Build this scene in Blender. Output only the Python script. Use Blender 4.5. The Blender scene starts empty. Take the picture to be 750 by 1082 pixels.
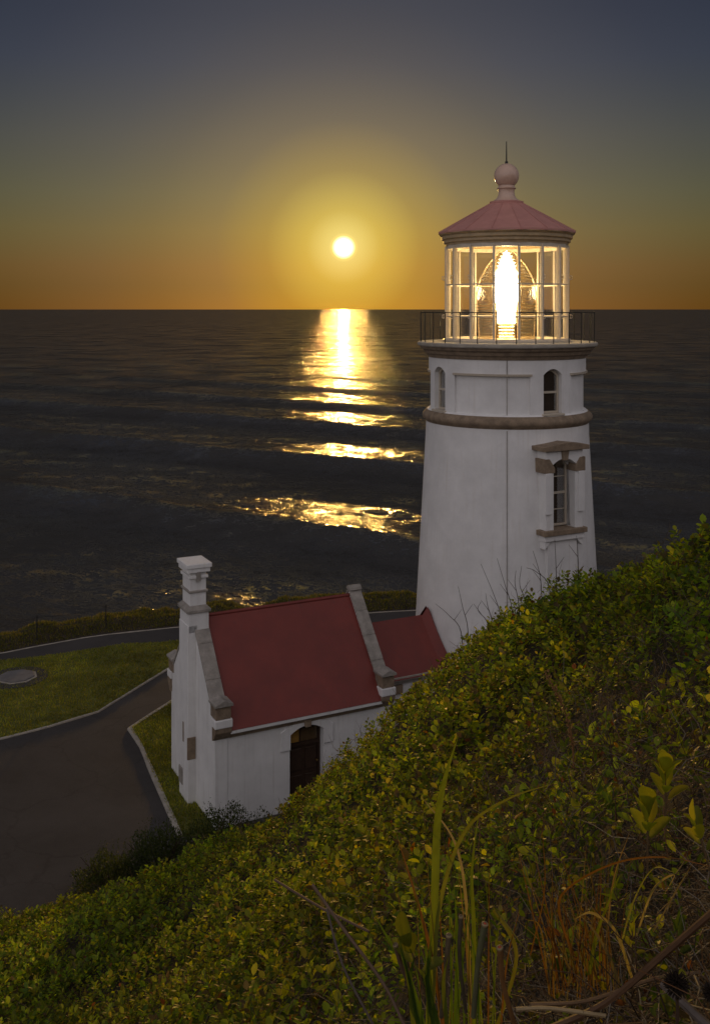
import bpy, bmesh, math, random
import numpy as np
from mathutils import Vector, Matrix
R = math.radians
random.seed(7)
rng = np.random.default_rng(7)
S = bpy.context.scene
C = S.collection

# ------------------------------------------------------------------ camera
F_PX, CAM_H = 1062.0, 12.6
cam_data = bpy.data.cameras.new('camera')
cam = bpy.data.objects.new('camera', cam_data)
C.objects.link(cam)
cam.location = (0, 0, CAM_H)
cam.rotation_euler = (R(90), 0, 0)
cam_data.sensor_fit = 'HORIZONTAL'
cam_data.sensor_width = 24.0
cam_data.lens = F_PX / 750.0 * 24.0
cam_data.shift_y = -(541 - 326) / 750.0
cam_data.clip_start = 0.05
cam_data.clip_end = 300000
S.camera = cam

# ------------------------------------------------------------------ sky and sun
SUN = Vector((-0.0113, 1.0, 0.0611)).normalized()
world = bpy.data.worlds.new('World')
S.world = world
world.use_nodes = True
wt = world.node_tree
wt.nodes.clear()


def build_sky():
    N, L = wt.nodes.new, wt.links.new
    out = N('ShaderNodeOutputWorld')
    bg = N('ShaderNodeBackground')
    sky = N('ShaderNodeTexSky')
    sky.sky_type = 'NISHITA'
    sky.sun_disc = False
    sky.sun_elevation = math.asin(SUN.z)
    sky.sun_rotation = math.atan2(SUN.x, SUN.y)
    sky.air_density = 1.0
    sky.dust_density = 0.25
    sky.ozone_density = 1.5
    tc = N('ShaderNodeTexCoord')
    nrm = N('ShaderNodeVectorMath'); nrm.operation = 'NORMALIZE'
    L(tc.outputs['Generated'], nrm.inputs[0])
    sep = N('ShaderNodeSeparateXYZ')
    L(nrm.outputs[0], sep.inputs[0])
    dot = N('ShaderNodeVectorMath'); dot.operation = 'DOT_PRODUCT'
    L(nrm.outputs[0], dot.inputs[0]); dot.inputs[1].default_value = SUN
    ac = N('ShaderNodeMath'); ac.operation = 'ARCCOSINE'; ac.use_clamp = False
    cl = N('ShaderNodeClamp'); cl.inputs[1].default_value = -1; cl.inputs[2].default_value = 1
    L(dot.outputs['Value'], cl.inputs[0]); L(cl.outputs[0], ac.inputs[0])     # angle to the sun, radians

    def ramp(src, lo, hi, stops, interp='LINEAR'):
        m = N('ShaderNodeMapRange'); m.clamp = True
        m.inputs[1].default_value = lo; m.inputs[2].default_value = hi
        L(src, m.inputs[0])
        r = N('ShaderNodeValToRGB'); r.color_ramp.interpolation = interp
        e = r.color_ramp.elements
        while len(e) < len(stops): e.new(0.5)
        for el, (p, c) in zip(e, stops):
            el.position = p; el.color = (*c, 1)
        L(m.outputs[0], r.inputs[0])
        return r.outputs[0]

    def mixc(kind, a, b, fac=1.0):
        m = N('ShaderNodeMix'); m.data_type = 'RGBA'; m.blend_type = kind
        m.inputs[0].default_value = fac; m.clamp_result = False
        if hasattr(a, 'is_linked'): L(a, m.inputs[6])
        else: m.inputs[6].default_value = (*a, 1)
        if hasattr(b, 'is_linked'): L(b, m.inputs[7])
        else: m.inputs[7].default_value = (*b, 1)
        return m.outputs[2]
    # golden evening air low over the horizon, everywhere round the compass
    tint = ramp(sep.outputs['Z'], 0.0, 1.0, SKY_TINT)
    c = mixc('MULTIPLY', sky.outputs[0], tint)
    # fill light added to the sky away from the sun, to brighten white walls
    sky_fill = ramp(ac.outputs[0], 0.0, math.pi, SKY_FILL, 'EASE')
    c = mixc('ADD', c, sky_fill)
    # aureole and disc
    glow = ramp(ac.outputs[0], 0.0, R(40), SKY_GLOW)
    c = mixc('ADD', c, glow)
    c2 = ramp(ac.outputs[0], R(0.44), R(0.85), [(0, (1, 1, 1)), (0.25, (.55, .5, .36)), (.6, (.05, .04, .015)), (1, (0, 0, 0))], 'EASE')
    c2 = mixc('MULTIPLY', c2, (26, 23, 15))
    c = mixc('ADD', c, c2)
    L(c, bg.inputs[0])
    bg.inputs[1].default_value = 0.1
    L(bg.outputs[0], out.inputs[0])


SKY_TINT = [(0.0, (.088, .085, .06)), (0.023, (.112, .10, .08)), (0.041, (.148, .12, .09)), (0.077, (.192, .172, .12)), (0.112, (.203, .192, .158)),
            (0.165, (.20, .185, .195)), (0.235, (.163, .158, .225)), (0.28, (.153, .146, .21)), (0.5, (.16, .155, .2)), (1.0, (.2, .2, .24))]
SKY_FILL = [(0.0, (0, 0, 0)), (0.17, (0, 0, 0)), (0.40, (1.1, 1.05, 1.15)), (0.62, (4.6, 4.25, 4.4)), (1.0, (7.6, 6.9, 7.1))]  # added fill opposite the sun, lights the walls facing the viewpoint
SKY_GLOW = [(0.0, (7.2, 6.2, 2.0)), (0.027, (5.7, 4.7, 1.15)), (0.053, (4.0, 3.0, .40)), (0.11, (1.75, 1.22, .20)), (0.18, (.70, .56, .25)),
            (0.27, (.34, .30, .18)), (0.345, (.2, .2, .17)), (0.5, (.06, .06, .06)), (0.7, (0, 0, 0)), (1.0, (0, 0, 0))]
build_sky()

sun_data = bpy.data.lights.new('sun', 'SUN')
sun_data.energy = 0.8
sun_data.angle = R(0.53)
sun_data.color = (1.0, 0.55, 0.13)
sun = bpy.data.objects.new('sun', sun_data)
C.objects.link(sun)
sun.rotation_euler = (-SUN).to_track_quat('-Z', 'Y').to_euler()
sun.location = (0, 60, 30)

S.view_settings.view_transform = 'Standard'
S.view_settings.look = 'None'
S.view_settings.exposure = 0.0
S.view_settings.gamma = 1.0
S.render.engine = 'CYCLES'
S.cycles.max_bounces = 8
S.cycles.transparent_max_bounces = 24
S.cycles.sample_clamp_indirect = 6.0


# ------------------------------------------------------------------ helpers
def at(px, py, d):
    """point seen at photo pixel (px, py) at distance d in front of the viewpoint"""
    return Vector(((px - 375) / F_PX * d, d, CAM_H - (py - 326) / F_PX * d))


def gnd(px, py, z=0.0):
    d = (CAM_H - z) * F_PX / (py - 326)
    return Vector(((px - 375) / F_PX * d, d, z))


def tag(o, label=None, cat=None, group=None, kind=None):
    if label: o['label'] = label
    if cat: o['category'] = cat
    if group: o['group'] = group
    if kind: o['kind'] = kind
    return o


def empty(name, loc=(0, 0, 0), rz=0.0, parent=None):
    o = bpy.data.objects.new(name, None)
    C.objects.link(o)
    o.location = loc
    o.rotation_euler = (0, 0, rz)
    o.empty_display_size = 0.3
    o.parent = parent
    return o


class MB:
    """collects verts and faces, then links them as one mesh object"""
    def __init__(self):
        self.v, self.f = [], []

    def add(self, vs, fs):
        n = len(self.v)
        self.v += [tuple(p) for p in vs]
        self.f += [tuple(i + n for i in f) for f in fs]
        return self

    def box(self, x0, x1, y0, y1, z0, z1, M=None):
        vs = [Vector(p) for p in ((x0, y0, z0), (x1, y0, z0), (x1, y1, z0), (x0, y1, z0),
                                  (x0, y0, z1), (x1, y0, z1), (x1, y1, z1), (x0, y1, z1))]
        if M: vs = [M @ p for p in vs]
        return self.add(vs, [(0, 3, 2, 1), (4, 5, 6, 7), (0, 1, 5, 4), (1, 2, 6, 5), (2, 3, 7, 6), (3, 0, 4, 7)])

    def frustum(self, x0, x1, y0, y1, z0, X0, X1, Y0, Y1, z1, M=None):
        vs = [Vector(p) for p in ((x0, y0, z0), (x1, y0, z0), (x1, y1, z0), (x0, y1, z0),
                                  (X0, Y0, z1), (X1, Y0, z1), (X1, Y1, z1), (X0, Y1, z1))]
        if M: vs = [M @ p for p in vs]
        return self.add(vs, [(0, 3, 2, 1), (4, 5, 6, 7), (0, 1, 5, 4), (1, 2, 6, 5), (2, 3, 7, 6), (3, 0, 4, 7)])

    def prism(self, prof, frm, to, M=None):
        """closed 2-D profile (a, b) extruded: frm/to map (a, b) -> Vector"""
        n = len(prof)
        vs = [Vector(frm(a, b)) for a, b in prof] + [Vector(to(a, b)) for a, b in prof]
        if M: vs = [M @ p for p in vs]
        fs = [tuple(range(n))[::-1], tuple(range(n, 2 * n))]
        fs += [(i, (i + 1) % n, n + (i + 1) % n, n + i) for i in range(n)]
        return self.add(vs, fs)

    def lathe(self, prof, seg=64, closed=False, a0=0.0, a1=2 * math.pi):
        full = abs(a1 - a0 - 2 * math.pi) < 1e-6
        m = seg if full else seg + 1
        vs, fs = [], []
        for i in range(m):
            t = a0 + (a1 - a0) * i / seg
            for r, z in prof:
                vs.append((r * math.sin(t), -r * math.cos(t), z))
        k = len(prof)
        kk = k if closed else k - 1
        for i in range(seg):
            j = (i + 1) % m
            for q in range(kk):
                p = (q + 1) % k
                fs.append((i * k + q, j * k + q, j * k + p, i * k + p))
        return self.add(vs, fs)

    def tube(self, pts, r, seg=6, cap=True):
        pts = [Vector(p) for p in pts]
        n = len(pts)
        rs = r if isinstance(r, (list, tuple)) else [r] * n
        vs, fs = [], []
        for i, p in enumerate(pts):
            d = (pts[min(i + 1, n - 1)] - pts[max(i - 1, 0)]).normalized()
            u = d.cross(Vector((0.31, 0.2, 0.93))); u.normalize()
            w = d.cross(u)
            for s in range(seg):
                a = 2 * math.pi * s / seg
                vs.append(p + (u * math.cos(a) + w * math.sin(a)) * rs[i])
        for i in range(n - 1):
            for s in range(seg):
                t = (s + 1) % seg
                fs.append((i * seg + s, i * seg + t, (i + 1) * seg + t, (i + 1) * seg + s))
        if cap:
            fs.append(tuple(range(seg))[::-1])
            fs.append(tuple((n - 1) * seg + s for s in range(seg)))
        return self.add(vs, fs)

    def build(self, name, mat, parent=None, smooth=False, bevel=0.0, angle=40):
        me = bpy.data.meshes.new(name)
        me.from_pydata(self.v, [], self.f)
        bm = bmesh.new(); bm.from_mesh(me)
        bmesh.ops.recalc_face_normals(bm, faces=bm.faces)
        bm.to_mesh(me); bm.free()
        o = bpy.data.objects.new(name, me)
        C.objects.link(o)
        me.materials.append(mat)
        if smooth:
            me.shade_smooth()
            me.set_sharp_from_angle(angle=R(angle))
        if bevel:
            m = o.modifiers.new('bevel', 'BEVEL'); m.width = bevel; m.segments = 2; m.limit_method = 'ANGLE'
            m.angle_limit = R(30)
        o.parent = parent
        return o


def np_mesh(name, V, Fq, mat, attr=None, parent=None, smooth=True, uv=None):
    """numpy verts (n,3) and faces (m,3 or 4) as one mesh object; attr: per-vertex colour (n,3)"""
    me = bpy.data.meshes.new(name)
    V = np.ascontiguousarray(V, dtype=np.float32); Fq = np.ascontiguousarray(Fq, dtype=np.int32)
    me.vertices.add(len(V)); me.vertices.foreach_set('co', V.ravel())
    k = Fq.shape[1]
    me.loops.add(Fq.size); me.loops.foreach_set('vertex_index', Fq.ravel())
    me.polygons.add(len(Fq))
    me.polygons.foreach_set('loop_start', np.arange(0, Fq.size, k, dtype=np.int32))
    me.update(calc_edges=True)
    if attr is not None:
        a = me.color_attributes.new('tone', 'FLOAT_COLOR', 'POINT')
        A = np.ones((len(V), 4), dtype=np.float32); A[:, :3] = attr
        a.data.foreach_set('color', A.ravel())
    if smooth: me.shade_smooth()
    me.materials.append(mat)
    o = bpy.data.objects.new(name, me)
    C.objects.link(o)
    o.parent = parent
    return o


def cut(o, cutters):
    """real openings: subtract the cutters from o's mesh and drop them"""
    for c in cutters:
        m = o.modifiers.new('cut', 'BOOLEAN'); m.operation = 'DIFFERENCE'; m.solver = 'EXACT'; m.object = c
    bpy.context.view_layer.update()
    dg = bpy.context.evaluated_depsgraph_get()
    me = bpy.data.meshes.new_from_object(o.evaluated_get(dg))
    o.modifiers.clear()
    o.data = me
    for c in cutters:
        bpy.data.objects.remove(c)
    return o


def vnoise(x, y, seed=0):
    """smooth value noise in -1..1, numpy arrays"""
    xi, yi = np.floor(x).astype(np.int64), np.floor(y).astype(np.int64)
    fx, fy = x - xi, y - yi
    fx = fx * fx * (3 - 2 * fx); fy = fy * fy * (3 - 2 * fy)

    def h(a, b):
        n = (a * 374761393 + b * 668265263 + seed * 1442695041) & 0xffffffff
        n = ((n ^ (n >> 13)) * 1274126177) & 0xffffffff
        return ((n ^ (n >> 16)) & 0xffff) / 32767.5 - 1
    return (h(xi, yi) * (1 - fx) + h(xi + 1, yi) * fx) * (1 - fy) + (h(xi, yi + 1) * (1 - fx) + h(xi + 1, yi + 1) * fx) * fy


# ------------------------------------------------------------------ materials
def mat_new(name):
    m = bpy.data.materials.new(name); m.use_nodes = True
    nt = m.node_tree
    return m, nt, nt.nodes, nt.links, nt.nodes['Principled BSDF']


def surf(name, col, rough=0.7, var=0.25, scale=3.0, bump=0.15, bscale=40.0, dark=None, streak=None, spec=0.4, metallic=0.0, bdist=0.01):
    """painted or mineral surface: two-tone noise, optional vertical streaks, fine relief"""
    m, nt, N, L, p = mat_new(name)
    tc = N.new('ShaderNodeTexCoord')
    n1 = N.new('ShaderNodeTexNoise'); n1.inputs['Scale'].default_value = scale; n1.inputs['Detail'].default_value = 6
    n1.inputs['Roughness'].default_value = 0.65
    L.new(tc.outputs['Object'], n1.inputs['Vector'])
    r = N.new('ShaderNodeValToRGB')
    r.color_ramp.elements[0].position = 0.35; r.color_ramp.elements[1].position = 0.7
    d = dark or tuple(c * (1 - var) for c in col)
    r.color_ramp.elements[0].color = (*d, 1); r.color_ramp.elements[1].color = (*col, 1)
    L.new(n1.outputs['Fac'], r.inputs[0])
    c = r.outputs[0]
    if streak:
        mp = N.new('ShaderNodeMapping'); mp.inputs['Scale'].default_value = (7, 7, 0.35)
        L.new(tc.outputs['Object'], mp.inputs[0])
        n3 = N.new('ShaderNodeTexNoise'); n3.inputs['Scale'].default_value = 1.6; n3.inputs['Detail'].default_value = 5
        L.new(mp.outputs[0], n3.inputs['Vector'])
        r3 = N.new('ShaderNodeValToRGB'); r3.color_ramp.elements[0].position = 0.55; r3.color_ramp.elements[1].position = 0.8
        r3.color_ramp.elements[0].color = (0, 0, 0, 1); r3.color_ramp.elements[1].color = (.6, .6, .6, 1)
        L.new(n3.outputs['Fac'], r3.inputs[0])
        mx = N.new('ShaderNodeMix'); mx.data_type = 'RGBA'
        L.new(r3.outputs[0], mx.inputs[0]); L.new(c, mx.inputs[6]); mx.inputs[7].default_value = (*streak, 1)
        c = mx.outputs[2]
    L.new(c, p.inputs['Base Color'])
    p.inputs['Roughness'].default_value = rough
    p.inputs['Specular IOR Level'].default_value = spec
    p.inputs['Metallic'].default_value = metallic
    n2 = N.new('ShaderNodeTexNoise'); n2.inputs['Scale'].default_value = bscale; n2.inputs['Detail'].default_value = 5
    L.new(tc.outputs['Object'], n2.inputs['Vector'])
    b = N.new('ShaderNodeBump'); b.inputs['Strength'].default_value = bump; b.inputs['Distance'].default_value = bdist
    L.new(n2.outputs['Fac'], b.inputs['Height']); L.new(b.outputs[0], p.inputs['Normal'])
    return m


def foliage(name, rough=0.45, transl=0.58, tcol=(2.5, 2.55, .5)):
    """colour from the mesh's own 'tone' attribute, thin leaf that lets light through"""
    m, nt, N, L, p = mat_new(name)
    a = N.new('ShaderNodeAttribute'); a.attribute_name = 'tone'
    L.new(a.outputs['Color'], p.inputs['Base Color'])
    p.inputs['Roughness'].default_value = rough
    p.inputs['Specular IOR Level'].default_value = 0.24
    t = N.new('ShaderNodeBsdfTranslucent')
    mc = N.new('ShaderNodeMix'); mc.data_type = 'RGBA'; mc.blend_type = 'MULTIPLY'; mc.inputs[0].default_value = 1
    L.new(a.outputs['Color'], mc.inputs[6]); mc.inputs[7].default_value = (*tcol, 1)
    L.new(mc.outputs[2], t.inputs['Color'])
    ms = N.new('ShaderNodeMixShader'); ms.inputs[0].default_value = transl
    L.new(p.outputs[0], ms.inputs[1]); L.new(t.outputs[0], ms.inputs[2])
    L.new(ms.outputs[0], N['Material Output'].inputs[0])
    return m


def glass_mat(name, gloss=0.12, haze=0.0, haze_rough=0.35, tint=(1, 1, 1), rough=0.03):
    """thin pane: mostly clear, some mirror reflection, a little salt film that scatters forward"""
    m, nt, N, L, p = mat_new(name)
    N.remove(p)
    tr = N.new('ShaderNodeBsdfTransparent'); tr.inputs[0].default_value = (*tint, 1)
    gl = N.new('ShaderNodeBsdfGlossy'); gl.inputs['Roughness'].default_value = rough
    fr = N.new('ShaderNodeLayerWeight'); fr.inputs[0].default_value = 0.35
    mr = N.new('ShaderNodeMapRange'); mr.inputs[3].default_value = gloss * 0.5; mr.inputs[4].default_value = min(1, gloss * 5)
    L.new(fr.outputs['Facing'], mr.inputs[0])
    ms = N.new('ShaderNodeMixShader'); L.new(mr.outputs[0], ms.inputs[0])
    L.new(tr.outputs[0], ms.inputs[1]); L.new(gl.outputs[0], ms.inputs[2])
    out = ms.outputs[0]
    if haze:
        rf = N.new('ShaderNodeBsdfRefraction'); rf.inputs['IOR'].default_value = 1.02; rf.inputs['Roughness'].default_value = haze_rough
        rf.inputs['Color'].default_value = (1, .9, .7, 1)
        m2 = N.new('ShaderNodeMixShader'); m2.inputs[0].default_value = haze
        L.new(out, m2.inputs[1]); L.new(rf.outputs[0], m2.inputs[2])
        out = m2.outputs[0]
    L.new(out, N['Material Output'].inputs[0])
    return m


M_WHITE = surf('white_stucco', (.80, .79, .77), .75, var=.17, scale=1.3, bump=.25, bscale=30, streak=(.64, .61, .56))
M_HOUSE = surf('white_house_stucco', (.78, .77, .75), .8, var=.14, scale=1.6, bump=.3, bscale=28, streak=(.50, .475, .43))
M_STONE = surf('brown_stone', (.30, .225, .15), .85, var=.45, scale=5, bump=.5, bscale=25, dark=(.17, .125, .085), bdist=.02)
M_COPING = surf('grey_coping_stone', (.37, .335, .295), .85, var=.4, scale=4, bump=.5, bscale=22, dark=(.22, .20, .175), bdist=.02)
M_ROOF = surf('red_roof_paint', (.20, .036, .026), .6, var=.25, scale=1.2, bump=.15, bscale=60, dark=(.15, .029, .022), streak=(.125, .036, .030))
M_LROOF = surf('faded_red_lantern_paint', (.52, .245, .20), .45, var=.2, scale=3, bump=.1, dark=(.44, .20, .165))
M_CREAM = surf('cream_metal_paint', (.62, .54, .42), .4, var=.15, scale=6, bump=.08)
M_FASCIA = surf('tarnished_bronze_eave', (.50, .36, .20), .5, var=.3, scale=5, bump=.15)
M_BALL = surf('pink_buff_ventilator_paint', (.58, .40, .30), .28, var=.1, scale=6, bump=.05, spec=.6)
M_IRON = surf('black_iron', (.02, .018, .016), .5, var=.3, scale=20, bump=.1)
M_BRASS = surf('brass', (.55, .36, .14), .35, var=.2, scale=12, bump=.05, metallic=1.0)
M_WOOD = surf('dark_door_wood', (.055, .03, .018), .5, var=.4, scale=9, bump=.2, bscale=60)
M_SASH = surf('painted_sash', (.55, .48, .38), .5, var=.15, scale=8, bump=.1)
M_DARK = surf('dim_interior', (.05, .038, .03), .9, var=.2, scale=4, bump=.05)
M_CONC = surf('pale_concrete', (.42, .38, .32), .9, var=.35, scale=3, bump=.4, bscale=30)
M_PLATE = surf('grey_plate', (.17, .16, .155), .8, var=.3, scale=4, bump=.3)
M_PANE = glass_mat('lantern_glass', gloss=.03, haze=.05, haze_rough=.3)
M_WGLASS = glass_mat('window_glass', gloss=.16)
M_LENS = glass_mat('lens_glass', gloss=.10, haze=.10, haze_rough=.5, tint=(.96, .92, .82), rough=.08)
M_SUNSET_PANE = surf('painted_sunset_pane', (.40, .22, .05), .2, var=.3, scale=6, bump=.05, spec=.6)  # amber base colour paints in sunset light seen through the house


def lamp_mat():
    m, nt, N, L, p = mat_new('lamp_glow')
    p.inputs['Base Color'].default_value = (.9, .85, .7, 1)
    p.inputs['Emission Color'].default_value = (1, .80, .46, 1)
    p.inputs['Emission Strength'].default_value = 36
    return m


M_LAMP = lamp_mat()


def asphalt_mat():
    m, nt, N, L, p = mat_new('asphalt')
    tc = N.new('ShaderNodeTexCoord')
    n1 = N.new('ShaderNodeTexNoise'); n1.inputs['Scale'].default_value = .35; n1.inputs['Detail'].default_value = 8; n1.inputs['Roughness'].default_value = .7
    n2 = N.new('ShaderNodeTexVoronoi'); n2.inputs['Scale'].default_value = 55
    for n in (n1, n2): L.new(tc.outputs['Object'], n.inputs['Vector'])
    r = N.new('ShaderNodeValToRGB')
    r.color_ramp.elements[0].position = .3; r.color_ramp.elements[0].color = (.056, .051, .048, 1)
    r.color_ramp.elements[1].position = .75; r.color_ramp.elements[1].color = (.092, .083, .077, 1)
    L.new(n1.outputs['Fac'], r.inputs[0])
    r2 = N.new('ShaderNodeValToRGB')
    r2.color_ramp.elements[0].position = .0; r2.color_ramp.elements[0].color = (1.35, 1.3, 1.25, 1)
    r2.color_ramp.elements[1].position = .35; r2.color_ramp.elements[1].color = (.8, .8, .8, 1)
    L.new(n2.outputs['Distance'], r2.inputs[0])
    mx = N.new('ShaderNodeMix'); mx.data_type = 'RGBA'; mx.blend_type = 'MULTIPLY'; mx.inputs[0].default_value = 1
    L.new(r.outputs[0], mx.inputs[6]); L.new(r2.outputs[0], mx.inputs[7])
    wv = N.new('ShaderNodeTexNoise'); wv.inputs['Scale'].default_value = 1.6; wv.inputs['Detail'].default_value = 4; L.new(tc.outputs['Object'], wv.inputs['Vector'])
    wa = N.new('ShaderNodeVectorMath'); wa.operation = 'MULTIPLY_ADD'; wa.inputs[1].default_value = (.9, .9, 0); L.new(wv.outputs['Color'], wa.inputs[0]); L.new(tc.outputs['Object'], wa.inputs[2])
    cr = N.new('ShaderNodeTexVoronoi'); cr.feature = 'DISTANCE_TO_EDGE'; cr.inputs['Scale'].default_value = .33; L.new(wa.outputs[0], cr.inputs['Vector'])
    r4 = N.new('ShaderNodeValToRGB'); r4.color_ramp.elements[0].position = .004; r4.color_ramp.elements[0].color = (.86, .86, .86, 1); r4.color_ramp.elements[1].position = .011; r4.color_ramp.elements[1].color = (1, 1, 1, 1)
    L.new(cr.outputs['Distance'], r4.inputs[0])
    m4 = N.new('ShaderNodeMix'); m4.data_type = 'RGBA'; m4.blend_type = 'MULTIPLY'; m4.inputs[0].default_value = 1
    L.new(mx.outputs[2], m4.inputs[6]); L.new(r4.outputs[0], m4.inputs[7]); mx = m4
    L.new(mx.outputs[2], p.inputs['Base Color'])
    p.inputs['Roughness'].default_value = .8
    p.inputs['Specular IOR Level'].default_value = .15
    b = N.new('ShaderNodeBump'); b.inputs['Strength'].default_value = .5; b.inputs['Distance'].default_value = .006
    L.new(n2.outputs['Distance'], b.inputs['Height']); L.new(b.outputs[0], p.inputs['Normal'])
    return m


M_ASPHALT = asphalt_mat()
M_LAWN = surf('mown_lawn_soil', (.17, .17, .03), .9, var=.4, scale=1.1, bump=.8, bscale=45, dark=(.07, .075, .016), bdist=.03)
M_SOIL = surf('dark_soil', (.050, .036, .022), .95, var=.5, scale=2.5, bump=.8, bscale=18, dark=(.022, .016, .010), bdist=.04)
M_LEAF = foliage('salal_leaf')
M_GRASS = foliage('grass_blade', rough=.5, transl=.5)
M_DRY = foliage('dry_stalk', rough=.6, transl=.2, tcol=(1.1, .95, .7))


SEA_MIRROR = .95


def sea_mat():
    m, nt, N, L, p = mat_new('sea_water')
    tc = N.new('ShaderNodeTexCoord')
    p.inputs['Base Color'].default_value = (.016, .016, .015, 1)
    p.inputs['IOR'].default_value = 1.33
    p.inputs['Specular IOR Level'].default_value = .3
    p.inputs['Roughness'].default_value = .10
    # wind ripples as random facet slopes, so that they hold at any distance
    acc = None
    for sc, st, rot, k in ((.020, 3.5, -16, .20), (.075, 3.0, -24, .42), (.23, 1.8, -20, .95), (.65, 1.5, -30, 1.35), (1.9, 1.2, -20, 1.35), (5.5, 1.1, -40, .9)):
        mp = N.new('ShaderNodeMapping'); mp.vector_type = 'TEXTURE'
        mp.inputs['Scale'].default_value = (st, 1, 1); mp.inputs['Rotation'].default_value = (0, 0, R(rot))
        L.new(tc.outputs['Object'], mp.inputs[0])
        n = N.new('ShaderNodeTexNoise'); n.inputs['Scale'].default_value = sc; n.inputs['Detail'].default_value = 2
        L.new(mp.outputs[0], n.inputs['Vector'])
        a = N.new('ShaderNodeVectorMath'); a.operation = 'SUBTRACT'; a.inputs[1].default_value = (.5, .5, .5)
        L.new(n.outputs['Color'], a.inputs[0])
        b = N.new('ShaderNodeVectorMath'); b.operation = 'MULTIPLY'; b.inputs[1].default_value = (k * .78, k * 1.45, 0)
        L.new(a.outputs[0], b.inputs[0])
        if acc is None: acc = b.outputs[0]
        else:
            c = N.new('ShaderNodeVectorMath'); L.new(acc, c.inputs[0]); L.new(b.outputs[0], c.inputs[1]); acc = c.outputs[0]
    g = N.new('ShaderNodeNewGeometry')
    c = N.new('ShaderNodeVectorMath'); L.new(acc, c.inputs[0]); L.new(g.outputs['Normal'], c.inputs[1])
    d = N.new('ShaderNodeVectorMath'); d.operation = 'NORMALIZE'; L.new(c.outputs[0], d.inputs[0])
    # wind-roughened water mirrors far less at a low angle than a calm sheet: cap the Fresnel term
    N.remove(p)
    fr = N.new('ShaderNodeFresnel'); fr.inputs['IOR'].default_value = 1.33; L.new(d.outputs[0], fr.inputs['Normal'])
    mn = N.new('ShaderNodeMath'); mn.operation = 'MINIMUM'; mn.inputs[1].default_value = .36; L.new(fr.outputs[0], mn.inputs[0])
    cap = N.new('ShaderNodeMath'); cap.operation = 'MULTIPLY'; cap.inputs[1].default_value = SEA_MIRROR; L.new(mn.outputs[0], cap.inputs[0])
    # gusts and slicks: patches of water that mirror more or less
    gn = N.new('ShaderNodeTexNoise'); gn.inputs['Scale'].default_value = .016; gn.inputs['Detail'].default_value = 7; gn.inputs['Roughness'].default_value = .72
    L.new(tc.outputs['Object'], gn.inputs['Vector'])
    gr = N.new('ShaderNodeMapRange'); gr.inputs[1].default_value = .36; gr.inputs[2].default_value = .64; gr.inputs[3].default_value = .25; gr.inputs[4].default_value = 1.45
    L.new(gn.outputs['Fac'], gr.inputs[0])
    gm = N.new('ShaderNodeMath'); gm.operation = 'MULTIPLY'; L.new(cap.outputs[0], gm.inputs[0]); L.new(gr.outputs[0], gm.inputs[1])
    cap = gm
    gl = N.new('ShaderNodeBsdfGlossy'); gl.inputs['Roughness'].default_value = .085; L.new(d.outputs[0], gl.inputs['Normal'])
    df = N.new('ShaderNodeBsdfDiffuse'); df.inputs['Color'].default_value = (.046, .044, .041, 1)
    ms = N.new('ShaderNodeMixShader'); L.new(cap.outputs[0], ms.inputs[0]); L.new(df.outputs[0], ms.inputs[1]); L.new(gl.outputs[0], ms.inputs[2])
    L.new(ms.outputs[0], N['Material Output'].inputs[0])
    return m


M_SEA = sea_mat()

# ------------------------------------------------------------------ the sea
SEA_Z = -50.0


def build_sea():
    near = np.arange(60, 900, 1.5)
    far = 900 * (90000 / 900) ** (np.linspace(0, 1, 150)[1:])
    Y = np.concatenate([near, far])
    ang = np.tan(np.linspace(R(-34), R(34), 560))
    YY, AA = np.meshgrid(Y, ang, indexing='ij')
    XX = YY * AA
    s = .525 * XX + .85 * YY
    t = .85 * XX - .525 * YY
    warp = 5 * np.sin(t / 73 + .6) + 8 * np.sin(t / 190 + 1.3)
    ph = 2 * np.pi * (s + warp * .8 - 338) / 105.5
    ph = ph + .30 * np.cos(ph)        # steeper on the shore side
    fade = np.clip((3500 - YY) / 2500, .0, 1) * np.clip(YY / 150, 0, 1)
    prof = np.exp(4.0 * (np.cos(ph) - 1))
    mod = 1 + .35 * vnoise(t / 160, s / 300, 3)
    crest_h = np.interp(s, [60, 150, 234, 338, 445, 552, 660, 900, 2000], [.45, .6, 1.0, 1.1, .9, .55, .42, .3, .25])
    Z = 3.6 * prof * mod * fade * crest_h
    r2 = np.random.default_rng(3)
    fade2 = np.clip((1100 - YY) / 600, 0, 1)
    for i in range(34):
        lam = r2.uniform(6, 26); d = R(55) + r2.normal(0, .55)
        k = 2 * np.pi / lam
        Z += fade2 * lam * .0022 * np.sin(k * (np.cos(d) * XX + np.sin(d) * YY) + r2.uniform(0, 6.28))
    V = np.stack([XX, YY, Z + SEA_Z], -1).reshape(-1, 3)
    n, m = XX.shape
    idx = np.arange(n * m).reshape(n, m)
    Fq = np.stack([idx[:-1, :-1], idx[:-1, 1:], idx[1:, 1:], idx[1:, :-1]], -1).reshape(-1, 4)
    tag(np_mesh('sea', V, Fq, M_SEA), 'dark evening ocean with long swells and a golden sun path', 'sea', kind='structure')


build_sea()

# ------------------------------------------------------------------ headland: plateau, cliff and the shrub-covered hill
KERB_X = np.array([-60, -40, -20, -12.96, -11.7, -10.0, -6.86, 1.46, 10, 22, 60.])
KERB_Y = np.array([20, 26, 33.6, 36.7, 37.6, 38.7, 39.8, 41.8, 43, 42.5, 36.])


def edge_y(x): return np.interp(x, KERB_X, KERB_Y)


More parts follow.
